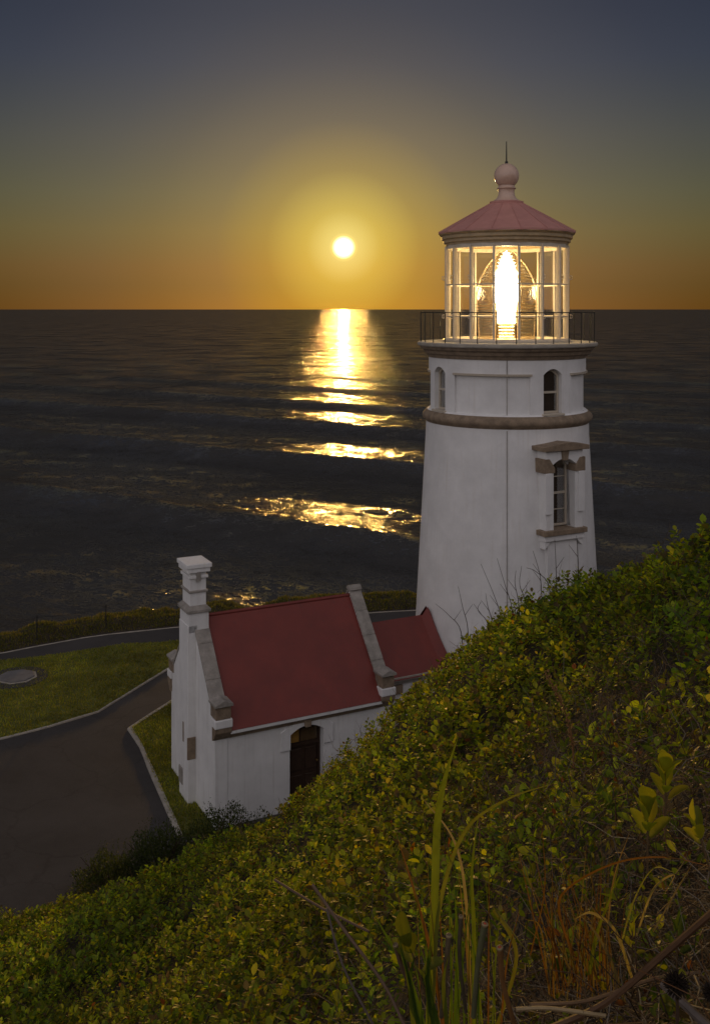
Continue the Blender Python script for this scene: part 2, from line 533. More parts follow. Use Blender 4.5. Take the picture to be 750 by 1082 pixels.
CREST = [(0, 962, 20), (60, 946, 20), (100, 932, 20), (200, 897, 19.5), (270, 869, 19.5), (330, 843, 19), (400, 786, 18), (440, 731, 17.5),
         (470, 698, 17), (540, 650, 16), (625, 608, 14.5), (700, 586, 12.5), (750, 573, 11)]
HP = [at(c[0], c[1] + (13 if c[0] < 350 else 1), c[2]) for c in CREST]
HP += [at(*c) for c in [(0, 1082, 13), (-150, 1000, 19), (-150, 1082, 15), (100, 1082, 10.8), (200, 1082, 9), (300, 1082, 7), (375, 1082, 5.2), (470, 1082, 3.7),
                        (600, 1082, 2.8), (750, 1082, 2.2), (600, 800, 7.5), (400, 900, 9), (200, 970, 13.5), (690, 850, 4.3), (540, 760, 10.5),
                        (680, 650, 9.5), (300, 930, 13), (480, 800, 11), (560, 930, 4.8), (660, 960, 3.4), (740, 760, 5), (440, 960, 6)]]
for px, py, d in CREST:
    q = at(px, py, d + 3.0)
    HP.append(Vector((q.x, q.y, max(-.6, q.z - 1.4))))
    q = at(px, py, d + 8.0)
    if q.y < 30: HP.append(Vector((q.x, q.y, max(-1.0, q.z - 6.5))))
HP += [Vector(p) for p in [(0, 0, 11.0), (-3, 0, 9.3), (3, 0, 12.4), (0, -5, 12.6), (-6, -5, 9), (-10, 3, 4.5), (-10, 10, 2.0), (-9, 15, .9), (-14, 16, -.6),
                           (-14, 6, 2.2), (-22, 0, 0), (-22, 15, -2), (-14, 24, -1.5), (-22, 30, -3), (-8, 26, -1.2), (-3.8, 23.6, -.3), (0, 25.0, .1),
                           (6, 3, 13.4), (7, 9, 12.3), (8, 15, 9.8), (10, 20, 6.5), (9.5, 27, 1.2), (6, 26.5, .4), (12, 34, -.6), (4.5, 35, -2), (-4, 34, -2),
                           (15, 10, 15), (16, 20, 9), (16, 28, 3), (22, 35, -1), (25, 0, 18), (25, 20, 10), (5, -8, 15), (20, -12, 20), (-15, -12, 6), (-25, -12, 1)]]
HPa = np.array([tuple(p) for p in HP])


def _tps(r2):
    return np.where(r2 > 1e-9, r2 * np.log(np.maximum(r2, 1e-9)), 0) * .5


def _fit():
    n = len(HPa)
    d2 = ((HPa[:, None, :2] - HPa[None, :, :2]) ** 2).sum(-1)
    K = _tps(d2) + np.eye(n) * .35
    Pm = np.c_[np.ones(n), HPa[:, :2]]
    A = np.zeros((n + 3, n + 3)); A[:n, :n] = K; A[:n, n:] = Pm; A[n:, :n] = Pm.T
    return np.linalg.solve(A, np.r_[HPa[:, 2], 0, 0, 0])


TPS_W = _fit()


def hill(x, y):
    """height of the top of the vegetation on the slope"""
    x = np.asarray(x, float); y = np.asarray(y, float)
    sh = x.shape; x = x.ravel(); y = y.ravel()
    out = np.empty(len(x))
    for i in range(0, len(x), 40000):
        a, b = x[i:i + 40000], y[i:i + 40000]
        d2 = (a[:, None] - HPa[None, :, 0]) ** 2 + (b[:, None] - HPa[None, :, 1]) ** 2
        out[i:i + 40000] = _tps(d2) @ TPS_W[:-3] + TPS_W[-3] + TPS_W[-2] * a + TPS_W[-1] * b
    return out.reshape(sh)


def bare(x, y):
    """0..1: how far the leafy cover gives way to twigs and litter"""
    b = np.clip((4.9 - y) / 1.6, 0, 1) * np.clip((x + .75 + (y - 2) * .02) / .5, 0, 1) * .85
    for cx, cy, r, a in ((1.75, 8.2, 1.0, .8), (0.1, 7.2, .8, .4), (1.3, 5.6, .7, .3), (.9, 10.3, .6, .35), (1.5, 6.6, 1.3, .5), (1.15, 4.6, 1.1, .62), (-.2, 5.3, .8, .4)):
        b = np.maximum(b, a * np.exp(-(((x - cx) ** 2 + (y - cy) ** 2) / r ** 2) ** 1.5))
    return np.clip(b, 0, 1)


def soil(x, y):
    h = hill(x, y)
    return h - .42 + .27 * bare(x, y) + .06 * vnoise(x * 1.3, y * 1.3, 5)


def terrain(x, y):
    z = np.maximum(soil(x, y), 0.0)
    e = edge_y(x)
    # low turf bank along the edge, then the cliff
    n = vnoise(x * .9, y * .9, 11) * .5 + vnoise(x * 2.3, y * 2.3, 12) * .25
    d = y - e
    bank = np.clip(d / .9, 0, 1) * np.clip((3.2 - d) / 1.2, 0, 1) * (.20 + .34 * n)
    z = z + np.maximum(bank, 0)
    drop = np.maximum(d - 2.3 - .5 * n, 0)
    return z - drop * 2.6 - np.minimum(drop, 1.0) * 1.0


def build_ground():
    xs = np.concatenate([np.arange(-70, -16, 1.5), np.arange(-16, 12, .3), np.arange(12, 72, 1.5)])
    ys = np.concatenate([np.arange(-40, 0, 1.0), np.arange(0, 34, .3), np.arange(34, 46, .25), np.arange(46, 66, 1.0)])
    XX, YY = np.meshgrid(xs, ys, indexing='ij')
    Z = terrain(XX, YY)
    V = np.stack([XX, YY, Z], -1).reshape(-1, 3)
    n, m = XX.shape
    idx = np.arange(n * m).reshape(n, m)
    Fq = np.stack([idx[:-1, :-1], idx[1:, :-1], idx[1:, 1:], idx[:-1, 1:]], -1).reshape(-1, 4)
    tag(np_mesh('headland', V, Fq, M_SOIL), kind='structure')


build_ground()


def sheet(name, pts, z, mat, thick=0.0):
    bm = bmesh.new()
    vs = [bm.verts.new((p[0], p[1], z)) for p in pts]
    f = bm.faces.new(vs)
    if f.normal.z < 0: f.normal_flip()
    f.normal_update()
    if thick:
        r = bmesh.ops.extrude_face_region(bm, geom=[f])
        for v in [g for g in r['geom'] if isinstance(g, bmesh.types.BMVert)]: v.co.z -= thick
    bmesh.ops.recalc_face_normals(bm, faces=bm.faces)
    bmesh.ops.triangulate(bm, faces=bm.faces)
    me = bpy.data.meshes.new(name); bm.to_mesh(me); bm.free()
    me.materials.append(mat)
    o = bpy.data.objects.new(name, me); C.objects.link(o)
    return o


ex = np.array([-38, -28, -20, -12.96, -11.7, -10.0, -6.86, -2, 1.46, 8, 11])
tag(sheet('asphalt_drive', [(x, float(edge_y(x)) - .05) for x in ex] + [(11, 31), (8, 24), (2, 20), (-4, 16), (-12, 12), (-38, 12)], .008, M_ASPHALT), kind='structure')
LAWN_A = [gnd(*p) for p in [(-260, 735), (-90, 708), (0, 699), (40, 695), (88, 688), (133, 681), (165, 680), (205, 676), (232, 674), (236, 680)]] + \
         [gnd(*p) for p in [(184, 703.5), (104, 753), (78, 761), (53, 768.5), (0, 782), (-90, 803), (-260, 830)]]
LAWN_B = [gnd(*p) for p in [(215, 722), (187, 738.7), (160, 756), (137, 771), (149, 790), (163, 823), (177, 855), (190, 885), (222, 885), (232, 800)]]
tag(sheet('lawn', LAWN_A, .036, M_LAWN, .03), kind='structure')
tag(sheet('lawn', LAWN_B, .036, M_LAWN, .03), kind='structure')


def strip(name, pts, w, h, mat, kind='structure'):
    """kerb: rectangular bar along a ground polyline, with small unevenness"""
    m = MB()
    pts = [Vector((p[0], p[1], 0)) for p in pts]
    # resample
    q = []
    for a, b in zip(pts[:-1], pts[1:]):
        k = max(1, int((b - a).length / .6))
        q += [a.lerp(b, i / k) for i in range(k)]
    q.append(pts[-1])
    n = len(q)
    vs, fs = [], []
    for i, p in enumerate(q):
        d = (q[min(i + 1, n - 1)] - q[max(i - 1, 0)]).normalized()
        s = Vector((-d.y, d.x, 0)) * w * .5 * random.uniform(.85, 1.15)
        hh = h * random.uniform(.8, 1.1)
        vs += [p - s, p + s, p + s + Vector((0, 0, hh)), p - s + Vector((0, 0, hh))]
    for i in range(n - 1):
        a, b = i * 4, i * 4 + 4
        fs += [(a + 1, b + 1, b + 2, a + 2), (a + 2, b + 2, b + 3, a + 3), (a + 3, b + 3, b, a)]
    fs += [(0, 1, 2, 3), ((n - 1) * 4 + 3, (n - 1) * 4 + 2, (n - 1) * 4 + 1, (n - 1) * 4)]
    m.add(vs, fs)
    return tag(m.build(name, mat, bevel=.01), kind=kind)


strip('kerb', LAWN_A[10:], .085, .055, M_CONC)
strip('kerb', LAWN_B[1:4], .11, .06, M_CONC)
strip('kerb', LAWN_B[3:8], .13, .064, M_CONC)
strip('path_edging', [(x, float(edge_y(x)) - .06) for x in np.linspace(-38, 10, 60)], .07, .03, M_CONC)


def grass_blades(n, sampler, h0, h1, w, cols, lean=.5):
    """n little bent blades: 3 verts + tip, colours from cols"""
    P = sampler(n); n = len(P)
    a = rng.uniform(0, 2 * np.pi, n); h = rng.uniform(h0, h1, n)
    side = np.stack([np.cos(a), np.sin(a), 0 * a], -1) * (w * rng.uniform(.6, 1.3, n))[:, None]
    ln = np.stack([-np.sin(a), np.cos(a), 0 * a], -1) * (h * rng.uniform(0, lean, n))[:, None]
    up = np.stack([0 * h, 0 * h, h], -1)
    V = np.stack([P - side, P + side, P + ln * .4 + up * .6 + side * .7, P + ln * .4 + up * .6 - side * .7, P + ln + up], 1)
    base = np.arange(n)[:, None] * 5
    Ft = np.concatenate([base + np.array([[0, 1, 2]]), base + np.array([[0, 2, 3]]), base + np.array([[3, 2, 4]])])
    c = np.array(cols)[rng.integers(0, len(cols), n)] * rng.uniform(.7, 1.25, n)[:, None]
    return V.reshape(-1, 3), Ft, np.repeat(c, 5, 0)


def in_poly(x, y, poly):
    ins = np.zeros(len(x), bool)
    n = len(poly)
    for i in range(n):
        x1, y1 = poly[i][0], poly[i][1]; x2, y2 = poly[(i + 1) % n][0], poly[(i + 1) % n][1]
        c = ((y1 > y) != (y2 > y)) & (x < (x2 - x1) * (y - y1) / (y2 - y1 + 1e-12) + x1)
        ins ^= c
    return ins


def lawn_sampler(poly, xlim):
    def f(n):
        P = np.array([(p[0], p[1]) for p in poly])
        lo, hi = P.min(0), P.max(0); lo[0] = max(lo[0], xlim)
        x = rng.uniform(lo[0], hi[0], n * 3); y = rng.uniform(lo[1], hi[1], n * 3)
        k = in_poly(x, y, poly)
        x, y = x[k][:n], y[k][:n]
        return np.stack([x, y, 0 * x + .034], -1)
    return f


GCOL = [(.19, .205, .03), (.22, .21, .034), (.15, .175, .028), (.27, .225, .05)]
for nm, poly, n in (('lawn_grass', LAWN_A, 46000), ('lawn_grass', LAWN_B, 15000)):
    V, Ft, A = grass_blades(n, lawn_sampler(poly, -17), .03, .075, .012, GCOL, 1.0)
    cl = .8 + .35 * vnoise(V[:, 0] * .8, V[:, 1] * .8, 31) + .25 * vnoise(V[:, 0] * 3, V[:, 1] * 3, 32)
    tag(np_mesh(nm, V, Ft, M_GRASS, A * cl[:, None], smooth=False), 'short mown grass of the lawn', kind='stuff')


def verge_sampler(n):
    x = rng.uniform(-18, 9, n); d = rng.uniform(.1, 3.3, n)
    y = edge_y(x) + d
    z = terrain(x, y)
    k = z > -1.3
    return np.stack([x, y, z - .02], -1)[k]


V, Ft, A = grass_blades(42000, verge_sampler, .04, .14, .016, [(.10, .10, .02), (.13, .11, .03), (.075, .085, .018), (.16, .125, .04)], .9)
tag(np_mesh('verge_turf', V, Ft, M_GRASS, A, smooth=False), 'rough turf and low scrub along the cliff edge', kind='stuff')

# round paved pad on the lawn
pc = gnd(18, 717.5)
pad = empty('paved_pad', (pc.x, pc.y, .03))
MB().lathe([(0, .0), (1.02, 0), (1.02, .028), (.98, .034), (0, .034)], 40).build('surround', M_ASPHALT, pad)
MB().lathe([(0, .034), (.60, .034), (.60, .085), (.57, .095), (0, .095)], 8).build('plate', M_PLATE, pad)
MB().lathe([(.60, .034), (.68, .034), (.68, .052), (.60, .052)], 8, closed=True).build('rim', M_CONC, pad)
tag(pad, 'round grey pad with a pale centre plate set into the lawn', 'paved pad')

# wire fence along the cliff edge
fence = empty('wire_fence', (0, 0, 0))
fx = [-19.6, -17.2, -14.4, -11.95, -9.7]
fp = []
for x in fx:
    y = float(edge_y(x)) + .35
    z = float(terrain(np.array([x]), np.array([y]))[0])
    MB().tube([(x, y, z - .2), (x, y, z + .95)], .02, 6).build('post', M_IRON, fence)
    fp.append(Vector((x, y, z)))
for hz in (.88, .5):
    pts = []
    for a, b in zip(fp[:-1], fp[1:]):
        for i in range(6):
            t = i / 6; p = a.lerp(b, t); p.z += hz - .08 * math.sin(math.pi * t); pts.append(p)
    MB().tube(pts, .009, 4).build('wire', M_IRON, fence)
tag(fence, 'thin dark post and wire fence along the cliff edge', 'fence')

# ------------------------------------------------------------------ lighthouse
TX, TY = 160 / 35.05, 30.3
PX = 35.05


def tz(y): return CAM_H - (y - 326) / PX


lh = empty('lighthouse', (TX, TY, 0), -math.atan2(TX, TY))
tag(lh, 'white conical lighthouse tower with red lantern roof, lamp lit, overlooking the sea', 'lighthouse')


def polar(phi, r, z): return Vector((r * math.sin(phi), -r * math.cos(phi), z))


def face_frame(phi, r, z=0):
    """matrix: local x along the wall, local -y outward, z up, origin on the wall"""
    return Matrix.Translation(polar(phi, r, z)) @ Matrix.Rotation(phi, 4, 'Z')


def arch_prof(w, z0, zs, rise, k=10):
    """opening outline: straight jambs to zs, segmental head of given rise"""
    pts = [(-w / 2, z0), (w / 2, z0)]
    for i in range(k + 1):
        t = i / k
        x = w / 2 - w * t
        pts.append((x, zs + rise * (1 - (2 * t - 1) ** 2)))
    return pts


def r_wall(z): return 2.91 + (2.42 - 2.91) * min(1, max(0, (z - 0) / tz(452)))


prof = [(0, -.3), (2.98, -.3), (2.98, .35), (2.91, .42)] + [(r_wall(z), z) for z in np.linspace(.5, 9.3, 24)] + [(0, 9.3)]
tower = MB().lathe(prof, 96).build('tower_wall', M_WHITE, lh)
# rounded stone belt
b0, b1 = 9.22, 9.58
MB().lathe([(2.3, b0), (2.41, b0), (2.45, b0 + .06), (2.51, b0 + .11), (2.53, b0 + .18), (2.515, b0 + .25), (2.46, b0 + .31), (2.42, b1), (2.2, b1 + .03), (2.2, b0)], 96, closed=True).build('stone_belt', M_STONE, lh, smooth=True)
# watch room with four arched windows and four sunk panels
w0, w1 = b1 - .02, 11.2
RW = 2.335
watch = MB().lathe([(0, w0), (RW + .06, w0), (RW + .05, w0 + .03), (RW, w0 + .06), (RW, w1), (0, w1)], 128).build('watch_room_wall', M_WHITE, lh)
cs = []
for k in range(4):
    ph = R(33.7 + 90 * k)
    cs.append(MB().prism(arch_prof(.62, w0 + .09, w0 + 1.18, .17), lambda a, b: (a, .34, b), lambda a, b: (a, -.4, b), face_frame(ph, RW)).build('cutter', M_WHITE, lh))
    ph2 = R(-11.3 + 90 * k)
    # sunk panel follows the curve of the wall
    hw = R(27.6)
    m = MB()
    m.lathe([(RW - .075, w0 + .07), (RW + .3, w0 + .07), (RW + .3, w0 + 1.18), (RW - .075, w0 + 1.18)], 26, closed=True, a0=ph2 - hw, a1=ph2 + hw)
    n0 = len(m.v)
    m.f += [(0, 1, 2, 3), (n0 - 1, n0 - 2, n0 - 3, n0 - 4)]
    cs.append(m.build('cutter', M_WHITE, lh))
cut(watch, cs)
watch.data.shade_smooth(); watch.data.set_sharp_from_angle(angle=R(25))
for k in range(4):
    ph2 = R(-11.3 + 90 * k); hw = R(27.6)
    # thin drip moulding over each panel
    m = MB().lathe([(RW - .05, w0 + 1.13), (RW + .035, w0 + 1.15), (RW + .045, w0 + 1.21), (RW - .05, w0 + 1.21)], 26, closed=True, a0=ph2 - hw - .02, a1=ph2 + hw + .02)
    n0 = len(m.v); m.f += [(3, 2, 1, 0), (n0 - 4, n0 - 3, n0 - 2, n0 - 1)]
    m.build('panel_moulding', M_SASH, lh)


def sash_window(ph, r, zb, w, hs, rise, cols, rows, name='window'):
    """frame with two sashes; returns the frame part; panes are its sub-parts"""
    Mx = face_frame(ph, r, zb)
    m = MB()
    t = .055
    outer = arch_prof(w, 0, hs, rise); inner = [(x * (1 - 2 * t / w), t + z * (1 - 2 * t / (hs + rise))) for x, z in outer]
    n = len(outer)
    vs = []
    for yy in (-.035, .035):
        vs += [Mx @ Vector((a, yy, b)) for a, b in outer] + [Mx @ Vector((a, yy, b)) for a, b in inner]
    fs = []
    for i in range(n):
        j = (i + 1) % n
        fs += [(i, j, n + j, n + i), (2 * n + i, 3 * n + i, 3 * n + j, 2 * n + j), (i, 2 * n + i, 2 * n + j, j), (n + i, n + j, 3 * n + j, 3 * n + i)]
    m.add(vs, fs)
    H = hs + rise * .6
    # meeting rail and glazing bars
    m.box(-w / 2 + t, w / 2 - t, -.03, .03, H * .5 - .03, H * .5 + .03, Mx)
    iw = w - 2 * t
    for c in range(1, cols): m.box(-iw / 2 + iw * c / cols - .012, -iw / 2 + iw * c / cols + .012, -.02, .02, t, H - .02, Mx)
    for q in range(1, rows):
        for z0 in (0, H * .5): m.box(-iw / 2, iw / 2, -.018, .018, z0 + H * .5 * q / rows - .012, z0 + H * .5 * q / rows + .012, Mx)
    f = m.build(name, M_SASH, lh)
    for half in (0, 1):
        for c in range(cols):
            for q in range(rows):
                z0 = half * H * .5 + (t if half == 0 and q == 0 else 0) + H * .5 * q / rows + .015
                z1 = half * H * .5 + H * .5 * (q + 1) / rows - .015
                if half == 1 and q == rows - 1: z1 += rise * .2
                x0 = -iw / 2 + iw * c / cols + .008; x1 = x0 + iw / cols - .016
                MB().box(x0, x1, -.004, .004, z0, z1, Mx).build('pane', M_WGLASS, f)
    # dim room behind
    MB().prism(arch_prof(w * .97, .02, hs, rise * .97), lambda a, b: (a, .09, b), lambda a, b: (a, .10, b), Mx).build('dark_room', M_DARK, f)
    return f


for k in (0, 3):
    ph = R(33.7 + 90 * k)
    sash_window(ph, RW - .20, w0 + .10, .60, 1.07, .165, 1, 1)
    MB().box(-.36, .36, -.06, .2, w0 + .035, w0 + .095, face_frame(ph, RW)).build('window_sill', M_SASH, lh, bevel=.01)

# the big framed window of the shaft
phw = R(35.5)
Mw = face_frame(phw, 0, 0)


def wpart(name, mat, fn, bevel=.012):
    m = MB(); fn(m); return m.build(name, mat, lh, bevel=bevel)


def wz(y): return tz(y) + (y - 326) * 0.0021 + .02      # nearer than the axis: same pixels, a touch higher


FR = 2.74            # front plane of the surround
W2 = .70
zt, zs_, zsill, zbot = wz(477), wz(497), wz(558), wz(572)
ow = .74             # opening width
niche = MB().prism(arch_prof(ow, zsill - .02, zs_ + .10, .24), lambda a, b: (a, -2.15, b), lambda a, b: (a, -3.2, b), Mw).build('cutter', M_WHITE, lh)
cut(tower, [niche])
tower.data.shade_smooth(); tower.data.set_sharp_from_angle(angle=R(25))
for sx in (-1, 1):
    wpart('jamb', M_WHITE, lambda m: m.box(*sorted((sx * ow / 2, sx * (W2 - .06))), -FR, -2.2, zsill, zs_ - .02, Mw))
    wpart('pilaster_strip', M_WHITE, lambda m: m.box(*sorted((sx * (ow / 2 + .10), sx * (W2 - .02))), -FR - .05, -FR + .01, zsill + .45, zs_ - .03, Mw))
    wpart('springer_block', M_STONE, lambda m: m.prism([(sx * (ow / 2 - .02), zs_ - .03), (sx * (W2 + .01), zs_ - .03), (sx * (W2 + .01), zs_ + .36), (sx * (ow / 2 + .16), zs_ + .36), (sx * (ow / 2 - .02), zs_ + .10)],
                                                       lambda a, b: (a, -FR - .035, b), lambda a, b: (a, -2.2, b), Mw))
    wpart('corbel', M_WHITE, lambda m: m.prism([(sx * (ow / 2 + .02), zsill - .16), (sx * (W2 - .04), zsill - .16), (sx * (W2 - .04), zsill - .52), (sx * (W2 - .12), zsill - .46), (sx * (W2 - .2), zsill - .36), (sx * (ow / 2 + .02), zsill - .30)],
                                              lambda a, b: (a, -FR + .02, b), lambda a, b: (a, -2.2, b), Mw))


def head(m):
    k = 10
    lo = [(-ow / 2 - .12 + (ow + .24) * i / k, zs_ + .10 + .24 * (1 - (2 * i / k - 1) ** 2)) for i in range(k + 1)]
    pr = lo + [(W2 - .06, zs_ + .30), (W2 - .06, zt + .06), (-W2 + .06, zt + .06), (-W2 + .06, zs_ + .30)]
    m.prism(pr, lambda a, b: (a, -FR, b), lambda a, b: (a, -2.2, b), Mw)


wpart('window_head', M_WHITE, head)
wpart('keystone', M_STONE, lambda m: m.prism([(-.085, zs_ + .30), (.085, zs_ + .30), (.12, zt + .05), (-.12, zt + .05)], lambda a, b: (a, -FR - .06, b), lambda a, b: (a, -2.3, b), Mw))
wpart('pediment', M_STONE, lambda m: m.prism([(-W2 - .09, zt + .05), (W2 + .09, zt + .05), (W2 + .09, zt + .17), (0, zt + .28), (-W2 - .09, zt + .17)], lambda a, b: (a, -FR - .12, b), lambda a, b: (a, -2.1, b), Mw))
wpart('window_sill', M_STONE, lambda m: m.box(-W2 - .05, W2 + .05, -FR - .08, -2.3, zsill - .14, zsill, Mw))
wpart('sill_band', M_WHITE, lambda m: m.box(-W2 + .01, W2 - .01, -FR - .02, -2.2, zsill - .30, zsill - .14, Mw))
wpart('apron_panel', M_WHITE, lambda m: m.box(-W2 + .18, W2 - .18, -2.66, -2.2, zsill - 1.9, zsill - .30, Mw))
sash_window(phw, 2.34, zsill + .03, ow - .01, zs_ - zsill + .10, .20, 1, 2)
# lightning conductor down the wall
MB().tube([polar(R(.3), r_wall(z) + .02, z) for z in np.linspace(.5, b0 - .02, 16)], .010, 5).build('lightning_cable', M_COPING, lh)
MB().tube([polar(R(.3), RW + .012, w0 + .07), polar(R(.3), RW + .012, w1 - .02)], .012, 5).build('lightning_cable', M_COPING, lh)

# gallery: stone cornice, pale deck, iron railing
g0, g1 = 11.16, 11.50
MB().lathe([(2.2, g0), (2.36, g0), (2.40, g0 + .09), (2.46, g0 + .12), (2.50, g0 + .21), (2.58, g0 + .26), (2.61, g1), (2.2, g1)], 96, closed=True).build('gallery_cornice', M_STONE, lh, smooth=True, angle=25)
MB().lathe([(0, g1), (2.66, g1), (2.68, g1 + .03), (2.68, g1 + .09), (2.64, g1 + .12), (0, g1 + .12)], 96).build('gallery_deck', M_CONC, lh, smooth=True, angle=30)
DK = g1 + .12
rail = MB()
for hz in (.86,): rail.lathe([(2.575, DK + hz), (2.60, DK + hz), (2.60, DK + hz + .025), (2.575, DK + hz + .025)], 96, closed=True)
rail = rail.build('railing', M_IRON, lh)
tmpl = None
for k in range(30):
    a = 2 * math.pi * (k + .5) / 30
    if tmpl is None:
        tmpl = MB().tube([(0, 0, -.01), (0, 0, .87)], .008, 5).build('baluster', M_IRON, rail); o = tmpl
    else:
        o = tmpl.copy(); C.objects.link(o)
    o.location = polar(a, 2.587, DK)
    if k % 3 == 0: o.scale = (1.8, 1.8, 1.03)

# lantern: ten posts, three rows of panes, horizontal bars, eave, roof
NS = 16
RL = 1.80
l0, l1 = DK, tz(261)
sill = MB().lathe([(RL - .20, l0), (RL + .10, l0), (RL + .10, l0 + .06), (RL + .05, l0 + .11), (RL - .12, l0 + .11)], NS * 6, closed=True).build('lantern_sill', M_CREAM, lh)
frame = MB().lathe([(RL - .14, l1 - .07), (RL + .03, l1 - .07), (RL + .03, l1 + .04), (RL - .14, l1 + .04)], NS, closed=True).build('lantern_frame', M_CREAM, lh)
zb1, zb2 = tz(334), tz(301)
rows = [(l0 + .11, zb1), (zb1, zb2), (zb2, l1 - .07)]
for k in range(NS):
    a = 2 * math.pi * (k + .5) / NS
    MB().box(-.026, .026, -.07, .07, l0 + .10, l1, face_frame(a, RL)).build('post', M_CREAM, frame, bevel=.015)
    am = a + math.pi / NS
    apo = RL * math.cos(math.pi / NS)
    hw = RL * math.sin(math.pi / NS) - .026
    Mf = face_frame(am, apo)
    for z in (zb1, zb2):
        MB().box(-hw, hw, -.022, .022, z - .018, z + .018, Mf).build('glazing_bar', M_CREAM, frame)
    for z0, z1 in rows:
        MB().box(-hw, hw, -.004, .004, z0 + .02, z1 - .02, Mf).build('glass_pane', M_PANE, frame)
    for z in (l0 + .75, l0 + 1.9):       # little handholds outside each post
        MB().tube([polar(a, RL + .09, z - .06), polar(a, RL + .15, z - .04), polar(a, RL + .15, z + .04), polar(a, RL + .09, z + .06)], .012, 4).build('handhold', M_CREAM, frame)
e0 = l1 + .04
MB().lathe([(RL - .15, e0), (RL + .02, e0), (RL + .03, e0 + .05), (RL + .09, e0 + .08), (RL + .09, e0 + .15), (RL + .15, e0 + .19), (RL + .15, e0 + .27), (RL + .22, e0 + .33), (RL + .22, e0 + .40), (RL - .15, e0 + .44)], NS * 6, closed=True).build('eave_cornice', M_FASCIA, lh)
rz0, rz1 = e0 + .395, tz(214)
R0, R1 = RL + .26, .46
roof = MB().lathe([(R1 + .02, rz1 - .05), (R1 + .05, rz1 - .02), (R1 + .05, rz1 + .03), (R1 - .04, rz1 + .05)], NS * 3, closed=True).build('roof', M_LROOF, lh)
for k in range(NS):
    a, b = 2 * math.pi * (k + .5) / NS, 2 * math.pi * (k + 1.5) / NS
    q = [polar(a, R0, rz0), polar(b, R0, rz0), polar(b, R1, rz1), polar(a, R1, rz1)]
    q2 = [p - Vector((0, 0, .05)) for p in q]
    MB().add(q + q2, [(0, 1, 2, 3), (7, 6, 5, 4), (0, 4, 5, 1), (1, 5, 6, 2), (2, 6, 7, 3), (3, 7, 4, 0)]).build('roof_panel', M_LROOF, roof)
    MB().tube([polar(a, R0 + .005, rz0 + .01), polar(a, R1, rz1 + .004)], .008, 5).build('roof_rib', M_LROOF, roof)
vb = rz1
prof = [(0, vb), (.42, vb), (.40, vb + .06), (.30, vb + .13), (.25, vb + .22), (.235, vb + .34), (.25, vb + .40), (.29, vb + .43), (.25, vb + .47), (.24, vb + .52)]
bc = tz(185.5); br = .375
for i in range(14):
    t = -1.0 + i / 13 * (math.pi / 2 + 1.0)
    prof.append((max(.001, br * math.cos(t)), bc + br * math.sin(t)))
MB().lathe(prof, 48).build('ventilator_ball', M_BALL, roof, smooth=True, angle=35)
MB().tube([(0, 0, bc + br - .03), (0, 0, bc + br + .06), (0, 0, bc + br + .07), (0, 0, tz(149))], [.05, .045, .022, .012], 8).build('lightning_rod', M_IRON, roof)
# underside of the roof
MB().lathe([(0, e0 + .42), (RL - .1, e0 + .42), (RL - .1, e0 + .44), (0, e0 + .44)], 30).build('lantern_ceiling', M_CREAM, lh)

# lens and its lamp
lens = empty('lighthouse_lens', (TX, TY, DK), -math.atan2(TX, TY))
tag(lens, 'tall glass prism lens glowing white inside the lantern room', 'lens')


def lz(y): return tz(y) - DK


def lens_r(z):
    """outline of the beehive lens"""
    ys = [lz(361), lz(345), lz(325), lz(308), lz(295), lz(282), lz(272), lz(265)]
    rs = [.86, .90, .94, .93, .85, .64, .40, .20]
    return float(np.interp(z, ys, rs))


LENS_TOP = lz(265)
MB().lathe([(0, .0), (.98, 0), (.98, .06), (.7, .10), (0, .10)], 48).build('pedestal', M_BRASS, lens)
nz = 27
for i in range(nz):
    za = .11 + (LENS_TOP - .11) * i / nz; zb = .11 + (LENS_TOP - .11) * (i + .72) / nz
    ra, rb = lens_r(za), lens_r(zb)
    if lz(322) < za < lz(297): continue
    MB().lathe([(ra - .07, za), (ra, (za + zb) / 2), (rb - .07, zb)], 24, closed=True).build('prism_ring', M_LENS, lens)
for k in range(8):
    a = 2 * math.pi * (k + .5) / 8
    MB().tube([polar(a, lens_r(z) + .012, z) for z in np.linspace(.06, LENS_TOP, 18)], .012, 5).build('rib', M_FASCIA, lens)
    # round bull's-eye panel between the ribs
    c = polar(a + math.pi / 8, .85, (lz(322) + lz(297)) / 2)
    Mb = Matrix.Translation(c) @ Matrix.Rotation(a + math.pi / 8, 4, 'Z') @ Matrix.Rotation(math.pi / 2, 4, 'X')
    pm = MB()
    for r_ in (.12, .21, .30, .36):
        n0 = len(pm.v)
        pm.lathe([(r_ - .05, 0), (r_, .035), (r_ + .012, 0)], 20, closed=True)
        pm.v[n0:] = [tuple(Mb @ Vector(p)) for p in pm.v[n0:]]
    pm.build('bullseye', M_LENS, lens)
cp = [(0.001, lz(341)), (.27, lz(341)), (.27, lz(332)), (.30, lz(322)), (.36, lz(313)), (.41, lz(305)), (.40, lz(297)), (.33, lz(288)), (.23, lz(280)), (.13, lz(273)), (.06, lz(268)), (0.001, lz(264.5))]
MB().lathe(cp, 40).build('lit_lamp', M_LAMP, lens, smooth=True)
MB().lathe([(0, .1), (.30, .1), (.30, .16), (.12, .2), (.12, lz(341)), (0, lz(341))], 24).build('lamp_stand', M_BRASS, lens)

# ------------------------------------------------------------------ oil house
TH = .467
HO = Vector((TX - math.cos(TH) * 9.8, TY - math.sin(TH) * 9.8, 0))
hs = empty('oil_house', HO, TH)
tag(hs, 'small white house with red gable roof and chimney, joined to the tower by a passage', 'house')
W, LEN, ZE, ZR = 1.80, 4.56, 2.50, 4.57
SL = (ZR - ZE) / W


def pent(w, ze, zr): return [(-w, 0), (w, 0), (w, ze), (0, zr), (-w, ze)]


